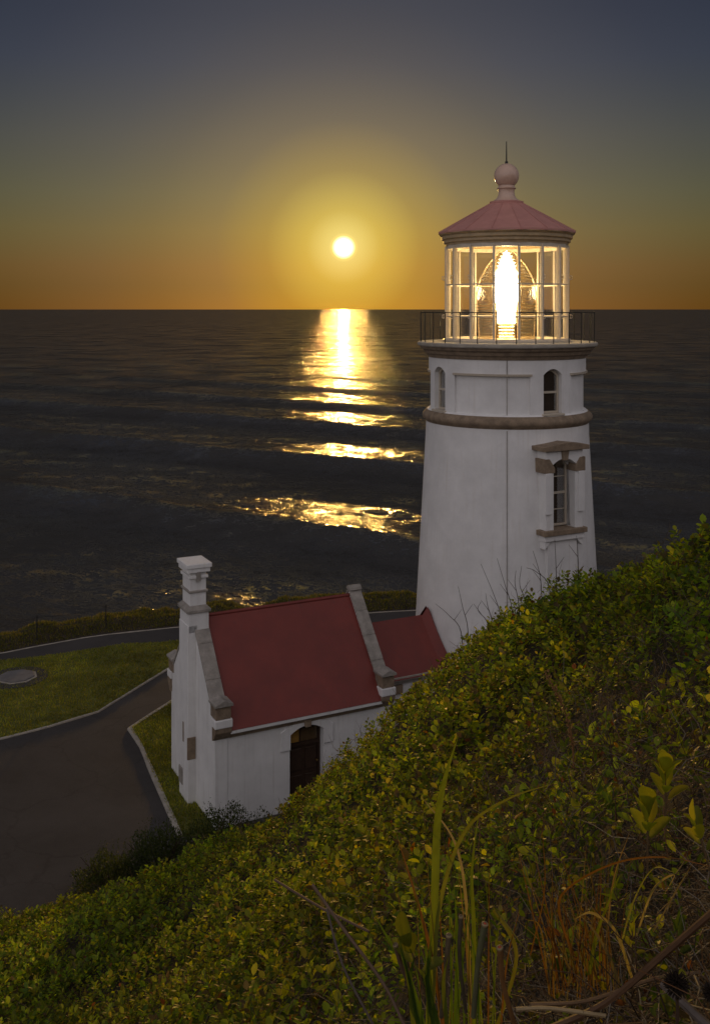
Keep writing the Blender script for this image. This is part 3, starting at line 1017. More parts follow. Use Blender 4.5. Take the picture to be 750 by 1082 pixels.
wall = MB().prism(pent(W, ZE - .02, ZR - .06), lambda a, b: (0, -a, b), lambda a, b: (LEN + .2, -a, b)).build('wall', M_HOUSE, hs)
DU, DW = 2.42, .92            # door centre and width
Md = Matrix.Translation((DU, -W, 0))
c1 = MB().prism(arch_prof(DW, -.1, 1.92, .17), lambda a, b: (a, .35, b), lambda a, b: (a, -.3, b), Md).build('cutter', M_HOUSE, hs)
cut(wall, [c1])
m = wall.modifiers.new('bevel', 'BEVEL'); m.width = .015; m.segments = 2; m.limit_method = 'ANGLE'; m.angle_limit = R(50)
# door
door = MB()
door.prism(arch_prof(DW - .02, .02, 1.92, .16), lambda a, b: (a, .24, b), lambda a, b: (a, .30, b), Md)
door = door.build('door', M_WOOD, hs)
for sx in (-1, 1):
    for z0, z1 in ((.18, .75), (.87, 1.42)):
        MB().box(sx * .205 - .155, sx * .205 + .155, .215, .245, z0, z1, Md).build('door_panel', M_WOOD, door, bevel=.012)
    MB().box(*sorted((sx * (DW / 2 - .06), sx * (DW / 2 - .005))), .19, .26, 0, 1.93, Md).build('door_jamb', M_WOOD, door)
MB().box(-DW / 2 + .06, DW / 2 - .06, .19, .26, 1.50, 1.57, Md).build('transom_bar', M_WOOD, door)
MB().box(-.38, -.12, .225, .245, 1.60, 1.92, Md).build('transom_pane', M_SUNSET_PANE, door)
MB().box(-.08, .38, .225, .245, 1.60, 1.92, Md).build('transom_pane', surf('dusky_glass', (.12, .075, .035), .2, var=.3, scale=6, bump=.05, spec=.6), door)
MB().lathe([(0, 0), (.03, 0), (.03, .04), (0, .05)], 10).build('door_knob', M_BRASS, door).matrix_local = Md @ Matrix.Translation((.36, .22, 1.05)) @ Matrix.Rotation(math.pi / 2, 4, 'X')


def hood(m):
    k = 10
    inn = [(-DW / 2 + DW * i / k, 1.92 + .17 * (1 - (2 * i / k - 1) ** 2)) for i in range(k + 1)]
    pr = [(-DW / 2, 1.55)] + inn + [(DW / 2, 1.55), (DW / 2 + .26, 1.55), (DW / 2 + .26, 2.02), (DW / 2 + .10, 2.10), (.12, 2.27), (-.12, 2.27), (-DW / 2 - .10, 2.10), (-DW / 2 - .26, 2.02), (-DW / 2 - .26, 1.55)]
    m.prism(pr, lambda a, b: (a, -.045, b), lambda a, b: (a, .02, b), Md)


mm = MB(); hood(mm); mm.build('door_surround', M_HOUSE, hs, bevel=.01)
MB().prism([(-.075, 2.06), (.075, 2.06), (.115, 2.33), (-.115, 2.33)], lambda a, b: (a, -.10, b), lambda a, b: (a, .05, b), Md).build('keystone', M_STONE, hs, bevel=.012)
# roof slabs
for sv in (-1, 1):
    n = Vector((0, -sv * (ZR - ZE), W)).normalized()
    tck = .07

    def rp(u, s, up):   # s: 0 ridge .. 1 eave
        return Vector((u, -sv * (W + .13) * s, ZR - SL * (W + .13) * s)) + n * up
    q = [rp(.3, 0, 0), rp(LEN - .02, 0, 0), rp(LEN - .02, 1, 0), rp(.3, 1, 0), rp(.3, 0, tck), rp(LEN - .02, 0, tck), rp(LEN - .02, 1, tck), rp(.3, 1, tck)]
    MB().add(q, [(0, 1, 2, 3), (7, 6, 5, 4), (0, 4, 5, 1), (1, 5, 6, 2), (2, 6, 7, 3), (3, 7, 4, 0)]).build('roof_slope', M_ROOF, hs)
    # eave cornice: pale board and brown moulding beneath
    ys = lambda a, b: tuple(sorted((-sv * a, -sv * b)))
    MB().box(.34, LEN - .06, *ys(W - .02, W + .17), ZE - .20, ZE - .085).build('gutter_board', M_HOUSE, hs, bevel=.015)
    MB().box(.34, LEN - .06, *ys(W - .02, W + .10), ZE - .265, ZE - .20).build('eave_moulding', M_STONE, hs, bevel=.015)
    MB().box(.34, LEN - .06, *ys(W - .02, W + .05), ZE - .33, ZE - .265).build('eave_moulding', M_STONE, hs, bevel=.015)
MB().tube([(.3, 0, ZR + .075), (LEN - .02, 0, ZR + .075)], .05, 8).build('ridge_cap', M_ROOF, hs)
# gable parapets with coping and corner kneelers
for u0, u1 in ((-.02, .31), (LEN - .05, LEN + .25)):
    up = .17
    pr = [(-W - .02, 0), (W + .02, 0), (W + .02, ZE + up), (0, ZR + up + .03), (-W - .02, ZE + up)]
    par = MB().prism(pr, lambda a, b: (u0, -a, b), lambda a, b: (u1, -a, b)).build('gable_parapet', M_HOUSE, hs, bevel=.012)
    for sv in (-1, 1):
        k = 4 if u0 > 1 else 3
        for i in range(k):          # coping stones, laid end to end
            s0 = i / k + (.004 if i else 0); s1 = (i + 1) / k - .004
            tj = random.uniform(.08, .095)

            def cp_(s, up2): return (-sv * (W + .04) * s, ZR + up + .035 - (ZR - ZE + .035) * s * (W + .04) / W + up2)
            a0_, a1_ = cp_(s0, 0), cp_(s1, 0); b0_, b1_ = cp_(s0, tj), cp_(s1, tj)
            q = [(u0 - .03, *a0_), (u1 + .03, *a0_), (u1 + .03, *a1_), (u0 - .03, *a1_), (u0 - .03, *b0_), (u1 + .03, *b0_), (u1 + .03, *b1_), (u0 - .03, *b1_)]
            MB().add(q, [(0, 1, 2, 3), (7, 6, 5, 4), (0, 4, 5, 1), (1, 5, 6, 2), (2, 6, 7, 3), (3, 7, 4, 0)]).build('coping_stone', M_COPING, hs, bevel=.015)
        y = lambda a, b: tuple(sorted((-sv * a, -sv * b)))
        ua, ub = u0 - .05, u1 + .05
        kn = MB().prism([(ua - .02, 0), (ub + .02, 0), (ub + .02, .06), ((ua + ub) / 2, .16), (ua - .02, .06)],
                        lambda a, b: (a, -sv * (W + .26), ZE + .52 + b), lambda a, b: (a, -sv * (W - .25), ZE + .52 + b)).build('kneeler_cap', M_COPING, hs, bevel=.012)
        MB().box(ua + .02, ub - .02, *y(W - .22, W + .19), ZE + .20, ZE + .52).build('kneeler_block', M_STONE, hs, bevel=.02)
        MB().box(ua - .01, ub + .01, *y(W - .1, W + .23), ZE, ZE + .20).build('kneeler_block', M_HOUSE, hs, bevel=.02)
        MB().prism([(W - .05, ZE), (W + .21, ZE), (W + .20, ZE - .12), (W + .05, ZE - .32), (W - .05, ZE - .36)],
                   lambda a, b: (ua, -sv * a, b), lambda a, b: (ub, -sv * a, b)).build('kneeler_corbel', M_STONE, hs, bevel=.015)
# ridge stone on the tower-side gable
MB().prism([(-.14, 0), (.14, 0), (.10, .09), (0, .13), (-.10, .09)], lambda a, b: (LEN - .085, -a, ZR + .22 + b), lambda a, b: (LEN + .285, -a, ZR + .22 + b)).build('ridge_stone', M_COPING, hs, bevel=.02)
# chimney
ch = MB().box(-.24, .02, -.37, .37, 0, 4.55).build('chimney', M_HOUSE, hs, bevel=.015)
cu0, cu1 = -.22, .32


def chbox(name, mat, grow, z0, z1, bv=.015): MB().box(cu0 - grow, cu1 + grow, -.37 - grow, .37 + grow, z0, z1).build(name, mat, ch, bevel=bv)


chbox('stack_base', M_HOUSE, .0, 4.35, 4.86)
chbox('stack_moulding', M_COPING, .05, 4.86, 4.93)
MB().frustum(cu0 - .05, cu1 + .05, -.42, .42, 4.93, cu0 + .05, cu1 - .05, -.32, .32, 5.03).build('stack_weathering', M_COPING, ch)
chbox('stack_shaft', M_HOUSE, -.055, 5.02, 5.97)
chbox('stack_band', M_COPING, -.015, 5.36, 5.42)
chbox('stack_necking', M_HOUSE, -.01, 5.72, 5.80)
chbox('stack_cap', M_HOUSE, .03, 5.88, 6.0)
chbox('stack_cap', M_HOUSE, .065, 6.0, 6.11)
MB().box(-.01, .10, -.40, -.32, 5.66, 5.90).build('cap_bracket', M_COPING, ch)
MB().box(-.255, -.03, -.385, -.34, 1.15, 1.72).build('bare_stone_patch', M_STONE, ch, bevel=.02)
MB().box(-.265, -.22, .04, .35, .35, .78).build('bare_stone_patch', M_COPING, ch, bevel=.02)
MB().box(-.255, -.22, -.04, .02, 1.5, 2.0).build('wall_crack', M_STONE, ch)
# passage to the tower
PW, PZE, PZR = .86, 2.56, 3.72
u0, u1 = LEN + .1, 7.35
MB().prism(pent(PW, PZE - .02, PZR - .05), lambda a, b: (u0, -a, b), lambda a, b: (u1, -a, b)).build('passage_wall', M_HOUSE, hs)
psl = (PZR - PZE) / PW
for sv in (-1, 1):
    n = Vector((0, -sv * (PZR - PZE), PW)).normalized()

    def rp2(u, s, up): return Vector((u, -sv * (PW + .12) * s, PZR - psl * (PW + .12) * s)) + n * up
    q = [rp2(LEN + .26, 0, 0), rp2(u1, 0, 0), rp2(u1, 1, 0), rp2(LEN + .26, 1, 0), rp2(LEN + .26, 0, .06), rp2(u1, 0, .06), rp2(u1, 1, .06), rp2(LEN + .26, 1, .06)]
    MB().add(q, [(0, 1, 2, 3), (7, 6, 5, 4), (0, 4, 5, 1), (1, 5, 6, 2), (2, 6, 7, 3), (3, 7, 4, 0)]).build('passage_roof', M_ROOF, hs)
    y = lambda a, b: tuple(sorted((-sv * a, -sv * b)))
    MB().box(LEN + .34, u1, *y(PW - .02, PW + .15), PZE - .17, PZE - .06).build('passage_gutter', M_CONC, hs, bevel=.01)
    MB().box(LEN + .34, u1, *y(PW - .02, PW + .07), PZE - .27, PZE - .17).build('passage_moulding', M_COPING, hs, bevel=.01)
    # upturned flashing where the roof meets the round tower
    fl = []
    for i in range(7):
        s = i / 6
        p = rp2(6.62 + .0 * s, s, .065)
        dd = 9.8 - math.sqrt(max(.1, 2.84 ** 2 - p.y ** 2))
        fl.append(Vector((dd, p.y, p.z)))
    m = MB()
    for i in range(6):
        a, b = fl[i], fl[i + 1]
        k = len(m.v)
        m.add([a + Vector((-.16, 0, -.01)), b + Vector((-.16, 0, -.01)), b + Vector((.05, 0, .24)), a + Vector((.05, 0, .24)), a + Vector((.2, 0, -.03)), b + Vector((.2, 0, -.03))], [(0, 1, 2, 3), (3, 2, 5, 4), (0, 4, 5, 1)])
    m.build('flashing', M_ROOF, hs)
MB().box(LEN + .85, LEN + 1.15, -PW - .05, -PW + .05, 2.0, 2.25).build('window_keystone', M_STONE, hs, bevel=.01)

# ------------------------------------------------------------------ vegetation on the slope
LEAF_OUT = np.array([[0, 0], [-.32, .22], [-.5, .5], [-.36, .80], [0, 1.02], [.36, .80], [.5, .5], [.32, .22]])
LEAF_MID = np.array([[0, .34], [0, .70]])


def leaf_bank(P, D, Nn, ln, wd, col, fold=.16, curl=.12):
    """many leaves at once. P base (n,3); D direction; Nn normal; ln length; wd width; col (n,3)"""
    n = len(P)
    D = D / np.linalg.norm(D, axis=1, keepdims=True)
    Sx = np.cross(D, Nn); Sx /= np.linalg.norm(Sx, axis=1, keepdims=True) + 1e-9
    Nn = np.cross(Sx, D)
    uv = np.concatenate([LEAF_OUT, LEAF_MID])
    up = fold * np.abs(uv[:, 0]) * 1.0 - curl * uv[:, 1] ** 2
    V = P[:, None, :] + Sx[:, None, :] * (uv[None, :, 0, None] * wd[:, None, None]) + D[:, None, :] * (uv[None, :, 1, None] * ln[:, None, None]) \
        + Nn[:, None, :] * (up[None, :, None] * ln[:, None, None])
    T = np.array([[0, 8, 1], [1, 8, 2], [8, 9, 2], [2, 9, 3], [3, 9, 4], [4, 9, 5], [5, 9, 6], [9, 8, 6], [6, 8, 7], [7, 8, 0]])
    Ft = (np.arange(n)[:, None, None] * 10 + T[None]).reshape(-1, 3)
    return V.reshape(-1, 3), Ft, np.repeat(col, 10, 0)


LEAF_TONES = np.array([(.062, .095, .014), (.085, .112, .014), (.11, .125, .016), (.045, .075, .016), (.14, .135, .018), (.032, .058, .014)])
LEAF_TONES = LEAF_TONES * np.array([2.3, 2.1, 1.2])
LEAF_P = np.array([.26, .26, .16, .16, .08, .08])


def leaf_cols(n, warm=.035):
    c = LEAF_TONES[rng.choice(len(LEAF_TONES), n, p=LEAF_P)] * rng.uniform(.75, 1.25, n)[:, None]
    o = rng.random(n) < .13
    c[o] = np.array([(.10, .075, .035), (.075, .06, .03), (.13, .11, .05)])[rng.integers(0, 3, o.sum())]
    k = rng.random(n) < warm
    c[k] = np.array([(.22, .085, .02), (.26, .15, .02), (.14, .05, .025)])[rng.integers(0, 3, k.sum())]
    return c


def canopy(x, y):
    n = .18 * vnoise(x * .75, y * .75, 21) + .30 * (.45 - np.abs(vnoise(x * 1.35 + .3 * y, y * 1.35, 22))) + .20 * (.45 - np.abs(vnoise(x * 2.9, y * 2.9 + .4 * x, 24))) + .07 * vnoise(x * 5, y * 5, 23) - .06
    return hill(x, y) + n * (1 - .5 * bare(x, y))


def visible_mask(x, y, z, margin=60):
    px = 375 + F_PX * x / y; py = 326 + F_PX * (CAM_H - z) / y
    return (px > -margin * 2.2) & (px < 750 + margin * 2.2) & (py < 1082 + margin * 3) & (py > 500)


def hill_shoots(density):
    x0, x1, y0, y1 = -11, 7.5, 1.4, 25
    n = int((x1 - x0) * (y1 - y0) * density)
    x = rng.uniform(x0, x1, n); y = rng.uniform(y0, y1, n)
    z = canopy(x, y)
    k = visible_mask(x, y, z) & (z > .22) & (rng.random(n) > bare(x, y))
    # not far behind the brow
    lim = np.interp(375 + F_PX * x / y, [c[0] for c in CREST], [c[2] for c in CREST]) + 2.2
    k &= y < lim
    # not inside the house or tower
    ca, sa = math.cos(TH), math.sin(TH)
    u = (x - HO.x) * ca + (y - HO.y) * sa; v = (x - HO.x) * sa - (y - HO.y) * ca
    k &= ~((u > -.6) & (u < 8) & (np.abs(v) < 2.2)) & ((x - TX) ** 2 + (y - TY) ** 2 > 3.3 ** 2)
    k &= (x * x + y * y) > 1.6 ** 2
    return np.stack([x[k], y[k], z[k]], -1)


def build_salal():
    P = hill_shoots(132)
    n = len(P)
    e = .15
    gx = (hill(P[:, 0] + e, P[:, 1]) - hill(P[:, 0] - e, P[:, 1])) / (2 * e)
    gy = (hill(P[:, 0], P[:, 1] + e) - hill(P[:, 0], P[:, 1] - e)) / (2 * e)
    up = np.stack([-gx * .45, -gy * .45, np.ones(n)], -1)
    up += rng.normal(0, .22, (n, 3)); up /= np.linalg.norm(up, axis=1, keepdims=True)
    dep = rng.random(n) ** 1.4 * .26
    Pt = P - up * dep[:, None]
    shoot_tone = rng.uniform(.42, 1.4, n)
    patch = 1 + .28 * vnoise(P[:, 0] * .6, P[:, 1] * .6, 41)
    hue = vnoise(P[:, 0] * .35 + 7, P[:, 1] * .35, 42)
    K = 7
    Ps, Ds, Ns, Ls, Ws, Cs = [], [], [], [], [], []
    a0 = rng.uniform(0, 6.28, n)
    t1 = np.cross(up, np.array([.3, .1, .9])); t1 /= np.linalg.norm(t1, axis=1, keepdims=True)
    t2 = np.cross(up, t1)
    size = rng.uniform(.75, 1.2, n) * (1 + .22 * vnoise(P[:, 0] * .9 + 3, P[:, 1] * .9, 43)) * np.clip(.45 + P[:, 1] / 14, .6, 1)
    for i in range(K):
        a = a0 + i * 2.4 + rng.normal(0, .25, n)
        rad = t1 * np.cos(a)[:, None] + t2 * np.sin(a)[:, None]
        lift = .35 + .9 * i / K + rng.normal(0, .18, n)
        D = rad + up * lift[:, None]
        Nn = up - rad * (lift * .8)[:, None] + rng.normal(0, .25, (n, 3))
        l = size * rng.uniform(.048, .09, n)
        Ps.append(Pt - up * (.12 * (1 - i / K))[..., None] + rad * .012 if False else Pt - up * (.13 * (1 - i / K)) + rad * .012)
        Ds.append(D); Ns.append(Nn); Ls.append(l); Ws.append(l * rng.uniform(.56, .74, n))
        c = leaf_cols(n, .012) * (shoot_tone * patch)[:, None]
        c *= np.stack([1 + .16 * hue, 1 + 0 * hue, 1 - .2 * hue], -1)
        Cs.append(c)
    V, Ft, A = leaf_bank(np.concatenate(Ps), np.concatenate(Ds), np.concatenate(Ns), np.concatenate(Ls), np.concatenate(Ws), np.concatenate(Cs))
    tag(np_mesh('salal_ground_cover', V, Ft, M_LEAF, A), 'dense leathery green shrub cover over the whole hillside', kind='stuff')
    print('salal leaves', n * K)
    return n


build_salal()


def twig_bank(P, D, ln, r, col, bend=.25):
    """thin three-sided bent twigs"""
    n = len(P)
    D = D / np.linalg.norm(D, axis=1, keepdims=True)
    S1 = np.cross(D, rng.normal(0, 1, (n, 3))); S1 /= np.linalg.norm(S1, axis=1, keepdims=True) + 1e-9
    S2 = np.cross(D, S1)
    rings = []
    for t, rr in ((0, 1.0), (.35, .85), (.7, .6), (1.0, .22)):
        c = P + D * (ln * t)[:, None] + S1 * (ln * bend * t * t * rng.normal(1, .4, n))[:, None] + S2 * (ln * .08 * math.sin(t * 5))[:, None]
        for k in range(3):
            a = 2.094 * k
            rings.append(c + (S1 * math.cos(a) + S2 * math.sin(a)) * (r * rr)[:, None])
    V = np.stack(rings, 1)
    T = []
    for j in range(3):
        for k in range(3):
            a, b = j * 3 + k, j * 3 + (k + 1) % 3
            T += [[a, b, b + 3], [a, b + 3, a + 3]]
    Ft = (np.arange(n)[:, None, None] * 12 + np.array(T)[None]).reshape(-1, 3)
    return V.reshape(-1, 3), Ft, np.repeat(col, 12, 0)


TW = np.array([(.10, .06, .035), (.16, .11, .06), (.07, .045, .03), (.20, .10, .04), (.24, .20, .15)])


def build_twigs():
    # woody stems through the whole cover, thicker in the bare patches
    P = hill_shoots(52); n = len(P)
    P[:, 2] -= rng.uniform(.05, .3, n)
    D = rng.normal(0, .55, (n, 3)) + np.array([0, 0, .75])
    V, Ft, A = twig_bank(P, D, rng.uniform(.12, .34, n), rng.uniform(.0016, .004, n), TW[rng.integers(0, 4, n)])
    tag(np_mesh('woody_stems', V, Ft, M_DRY, A), 'thin woody stems among the shrub leaves', kind='stuff')
    # bare patches
    m = 60000
    x = rng.uniform(-1.6, 3.8, m); y = rng.uniform(1.5, 11, m)
    k = rng.random(m) < bare(x, y) * .55
    x, y = x[k], y[k]; z = canopy(x, y)
    kk = visible_mask(x, y, z); x, y, z = x[kk], y[kk], z[kk]; n = len(x)
    P = np.stack([x, y, z - rng.uniform(.06, .28, n)], -1)
    D = rng.normal(0, .8, (n, 3)) + np.array([-.1, 0, .45])
    V, Ft, A = twig_bank(P, D, rng.uniform(.10, .36, n), rng.uniform(.0012, .0034, n), TW[rng.integers(0, 5, n)] * rng.uniform(.6, 1.2, n)[:, None], .4)
    tag(np_mesh('dead_brush', V, Ft, M_DRY, A), 'tangle of dead brown twigs in the bare patches of the slope', kind='stuff')
    print('twigs', n)
    # dry litter near the viewpoint
    m = 26000
    x = rng.uniform(-.6, 2.6, m); y = rng.uniform(1.3, 4.6, m)
    k = rng.random(m) < bare(x, y); x, y = x[k], y[k]; n = len(x)
    z = soil(x, y)
    P = np.stack([x, y, z + rng.uniform(0, .035, n)], -1)
    D = rng.normal(0, 1, (n, 3)) * np.array([1, 1, .22])
    big = rng.random(n) < .05
    P[big, 2] += rng.uniform(.02, .14, big.sum())
    LT = np.array([(.22, .15, .07), (.30, .22, .11), (.14, .09, .04), (.36, .28, .16), (.18, .10, .035)])
    V, Ft, A = twig_bank(P, D, np.where(big, rng.uniform(.15, .4, n), rng.uniform(.02, .10, n)), rng.uniform(.0014, .0034, n), LT[rng.integers(0, 5, n)], .2)
    tag(np_mesh('dry_litter', V, Ft, M_DRY, A), 'dry straw and stem litter on the ground at the bottom right', kind='stuff')
    # low small-leaved growth in the near patch
    m = 3400
    x = rng.uniform(-.9, 2.6, m); y = rng.uniform(2.6, 9.5, m)
    k = rng.random(m) < bare(x, y) * .8; x, y = x[k], y[k]; n = len(x)
    z = canopy(x, y) - rng.uniform(.0, .22, n)
    K = 6
    P = np.repeat(np.stack([x, y, z], -1), K, 0) + rng.normal(0, .04, (n * K, 3))
    D = rng.normal(0, .7, (n * K, 3)) + np.array([0, 0, .6]); Nn = rng.normal(0, .7, (n * K, 3)) + np.array([0, 0, .8])
    l = rng.uniform(.016, .042, n * K)
    V, Ft, A = leaf_bank(P, D, Nn, l, l * .55, leaf_cols(n * K, .08) * .55)
    tag(np_mesh('low_scrub', V, Ft, M_LEAF, A), 'small-leaved scrub growing through the dead brush', kind='stuff')


build_twigs()

# dark shrubs between the hill and the house
def shrub(c, rx, ry, h, n, label):
    o = empty('dark_shrub', (c[0], c[1], c[2]))
    m = MB()
    for k in range(9):
        a = random.uniform(0, 6.28); q = random.uniform(.3, .85)
        m.tube([(0, 0, -.15), (rx * q * .4 * math.cos(a), ry * q * .4 * math.sin(a), h * .4), (rx * q * math.cos(a), ry * q * math.sin(a), h * random.uniform(.7, .95))], [.03, .018, .006], 5)
    m.build('stems', M_WOOD, o)
    u = rng.normal(0, 1, (n, 3)); u /= np.linalg.norm(u, axis=1, keepdims=True); u[:, 2] = np.abs(u[:, 2])
    rad = rng.uniform(.35, 1.05, n) ** .6
    lump = 1 + .22 * vnoise(u[:, 0] * 3 + c[0], u[:, 1] * 3 + u[:, 2] * 4, 51)
    P = u * (rad * lump)[:, None] * np.array([rx, ry, h])
    D = u + rng.normal(0, .6, (n, 3)) + np.array([0, 0, .5]); Nn = rng.normal(0, .6, (n, 3)) + np.array([0, 0, 1])
    l = rng.uniform(.03, .065, n)
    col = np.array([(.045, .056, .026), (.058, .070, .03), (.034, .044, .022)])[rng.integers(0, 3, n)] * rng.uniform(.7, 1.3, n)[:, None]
    # upright sprays that break the outline
    ns = 46
    a = rng.uniform(0, 6.28, ns); q = np.sqrt(rng.random(ns)) * .9
    S0 = np.stack([rx * q * np.cos(a), ry * q * np.sin(a), h * np.sqrt(1 - q * q) * .9], -1)
    for t in np.linspace(0, 1, 9):
        D2 = rng.normal(0, .8, (ns, 3)) + np.array([0, 0, .5])
        P = np.concatenate([P, S0 + np.array([0, 0, 1]) * (t * .30) + rng.normal(0, .02, (ns, 3))])
        D = np.concatenate([D, D2]); Nn = np.concatenate([Nn, rng.normal(0, .6, (ns, 3)) + np.array([0, 0, 1])])
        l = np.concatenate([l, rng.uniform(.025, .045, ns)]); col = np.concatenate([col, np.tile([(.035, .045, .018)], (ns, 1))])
    V, Ft, A = leaf_bank(P, D, Nn, l, l * .5, col)
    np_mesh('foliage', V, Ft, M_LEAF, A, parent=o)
    return tag(o, label, 'shrub', 'dark shrubs in front of the house')


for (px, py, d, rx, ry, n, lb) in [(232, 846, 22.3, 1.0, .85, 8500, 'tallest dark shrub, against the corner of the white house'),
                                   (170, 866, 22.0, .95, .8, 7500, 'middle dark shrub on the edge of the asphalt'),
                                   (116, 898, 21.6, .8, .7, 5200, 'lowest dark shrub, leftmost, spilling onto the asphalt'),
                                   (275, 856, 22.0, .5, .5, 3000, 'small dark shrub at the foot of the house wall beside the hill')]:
    p = at(px, py, d)
    z = float(terrain(np.array([p.x]), np.array([p.y]))[0])
    shrub((p.x, p.y, z), rx, ry, max(.4, p.z - z - .10), n, lb)


# ------------------------------------------------------------------ single plants near the viewpoint
def tone_obj(o, col):
    a = o.data.color_attributes.new('tone', 'FLOAT_COLOR', 'POINT')
    n = len(o.data.vertices)
    A = np.ones((n, 4), dtype=np.float32); A[:, :3] = np.array(col) * rng.uniform(.85, 1.15, (n, 1))
    a.data.foreach_set('color', A.ravel())
    return o


def spline(pts, k=8):
    """Catmull-Rom through points"""
    P = [pts[0] + (pts[0] - pts[1])] + list(pts) + [pts[-1] + (pts[-1] - pts[-2])]
    out = []
    for i in range(1, len(P) - 2):
        a, b, c, d = P[i - 1], P[i], P[i + 1], P[i + 2]
        for j in range(k):
            t = j / k
            out.append(.5 * ((2 * b) + (c - a) * t + (2 * a - 5 * b + 4 * c - d) * t * t + (3 * b - a - 3 * c + d) * t ** 3))
    out.append(Vector(pts[-1]))
    return out


def blade(name, pts, w, col, parent, mat=None, fold=.35, loc=Vector((0, 0, 0))):
    """grass blade: V-folded ribbon tapering to the tip"""
    q = spline([Vector(p) - loc for p in pts])
    n = len(q)
    tw = random.uniform(-.6, .6)
    vs, fs = [], []
    for i, p in enumerate(q):
        t = i / (n - 1)
        d = (q[min(i + 1, n - 1)] - q[max(i - 1, 0)]).normalized()
        s = d.cross(Vector((math.sin(tw + t), -1, .2))).normalized()
        nn = s.cross(d)
        ww = w * .5 * (1 - max(0, (t - .35) / .65) ** 1.6) * (.75 + .25 * min(1, t * 4)) + .0004
        vs += [p - s * ww + nn * ww * fold, p, p + s * ww + nn * ww * fold]
    for i in range(n - 1):
        a = i * 3
        fs += [(a, a + 1, a + 4, a + 3), (a + 1, a + 2, a + 5, a + 4)]
    m = MB(); m.add(vs, fs)
    o = m.build(name, mat or M_GRASS, parent, smooth=True, angle=80)
    return tone_obj(o, col)


GREEN, LIME, TAN, RUST, STRAW, GREY = (.075, .125, .018), (.13, .16, .02), (.17, .11, .05), (.14, .065, .022), (.25, .19, .09), (.12, .095, .065)


def clump(name, base, blades, label, cat, group=None):
    b = at(*base)
    o = empty(name, b)
    for pts, w, col in blades:
        blade('blade', [at(*p) for p in pts], w, col, o, loc=b)
    return tag(o, label, cat, group)


thin = []
for i in range(22):
    x = 440 + i * 4.2; s_ = random.uniform(-1, 1)
    thin.append(([(x, 1100, 2.75), (x + s_ * 10, 1020, 2.73), (x + s_ * 32, random.uniform(895, 985), 2.7)], random.uniform(.0025, .0055), random.choice([GREEN, LIME, TAN, RUST, (.09, .12, .02)])))
clump('tall_grass', (478, 1090, 2.75), thin + [
    ([(452, 1100, 2.75), (459, 960, 2.72), (462, 870, 2.7), (470, 822, 2.68), (484, 778, 2.66)], .021, LIME),
    ([(500, 1100, 2.8), (500, 990, 2.8), (498, 920, 2.82), (507, 848, 2.84)], .015, LIME),
    ([(458, 1060, 2.7), (464, 960, 2.68), (490, 880, 2.62), (535, 845, 2.55), (585, 828, 2.5)], .010, (.15, .15, .03)),
    ([(497, 1060, 2.75), (493, 960, 2.75), (480, 890, 2.8), (445, 842, 2.85)], .008, STRAW),
    ([(452, 1100, 2.7), (430, 1030, 2.66), (394, 965, 2.6)], .013, GREEN),
    ([(470, 1100, 2.7), (458, 1020, 2.7), (440, 950, 2.72), (418, 880, 2.75)], .009, RUST),
    ([(480, 1100, 2.75), (483, 1000, 2.75), (479, 930, 2.75)], .010, GREEN),
    ([(520, 1100, 2.8), (545, 1010, 2.75), (520, 960, 2.7), (560, 1010, 2.6)], .012, (.14, .13, .03)),
], 'tall green grass blades rising at the bottom centre of the picture', 'grass')
clump('dark_sedge', (460, 1095, 2.6), [
    ([(438 + i * 6, 1100, 2.6), (432 + i * 6 - (i % 3) * 5, 1040, 2.58), (420 + i * 9 - (i % 2) * 8, 985 + (i % 4) * 12, 2.55)], .011, (.05, .085, .014) if i % 3 else (.09, .11, .02)) for i in range(7)
], 'short dark green sedge tuft at the foot of the tall grass', 'grass')
bl = []
for i in range(54):
    x = 580 + i * 1.35; s = random.uniform(-1, 1)
    bl.append(([(x, 1050 + random.uniform(-14, 10), 3.1), (x - 4 + s * 12, 990 + random.uniform(-10, 20), 3.05), (x - 10 + s * 38, 915 + random.uniform(-25, 60), 3.0)], random.uniform(.0018, .0048), random.choice([RUST, TAN, (.11, .05, .02), GREY, RUST])))
clump('dry_grass_tuft', (615, 1050, 3.1), bl, 'rust-brown dry grass tuft right of the tall green blades', 'dry grass')
clump('bent_grass', (640, 1010, 2.9), [
    ([(622, 1030, 2.95), (630, 985, 2.9), (645, 945, 2.85), (655, 908, 2.8)], .017, (.13, .14, .02)),
    ([(605, 1010, 2.9), (590, 960, 2.88), (603, 936, 2.85), (650, 912, 2.8), (700, 906, 2.75), (752, 916, 2.7)], .008, RUST),
    ([(668, 1035, 2.85), (650, 985, 2.82), (625, 965, 2.8), (606, 972, 2.78)], .009, STRAW),
    ([(660, 1060, 2.8), (645, 1015, 2.78), (628, 985, 2.76), (608, 962, 2.74)], .008, GREY),
    ([(672, 990, 2.9), (690, 940, 2.88), (712, 925, 2.86), (700, 948, 2.84)], .006, STRAW),
    ([(655, 1000, 2.95), (670, 950, 2.95), (690, 918, 2.94), (712, 922, 2.93)], .006, (.2, .19, .06)),
    ([(640, 1000, 2.9), (648, 930, 2.9), (665, 880, 2.9)], .004, TAN),
    ([(690, 985, 2.9), (718, 935, 2.9), (732, 912, 2.9)], .004, GREY),
    ([(560, 1010, 3.3), (575, 940, 3.3), (572, 870, 3.3)], .005, RUST),
], 'bent and broken grass stems with one yellow-green blade, right of the dry tuft', 'dry grass')

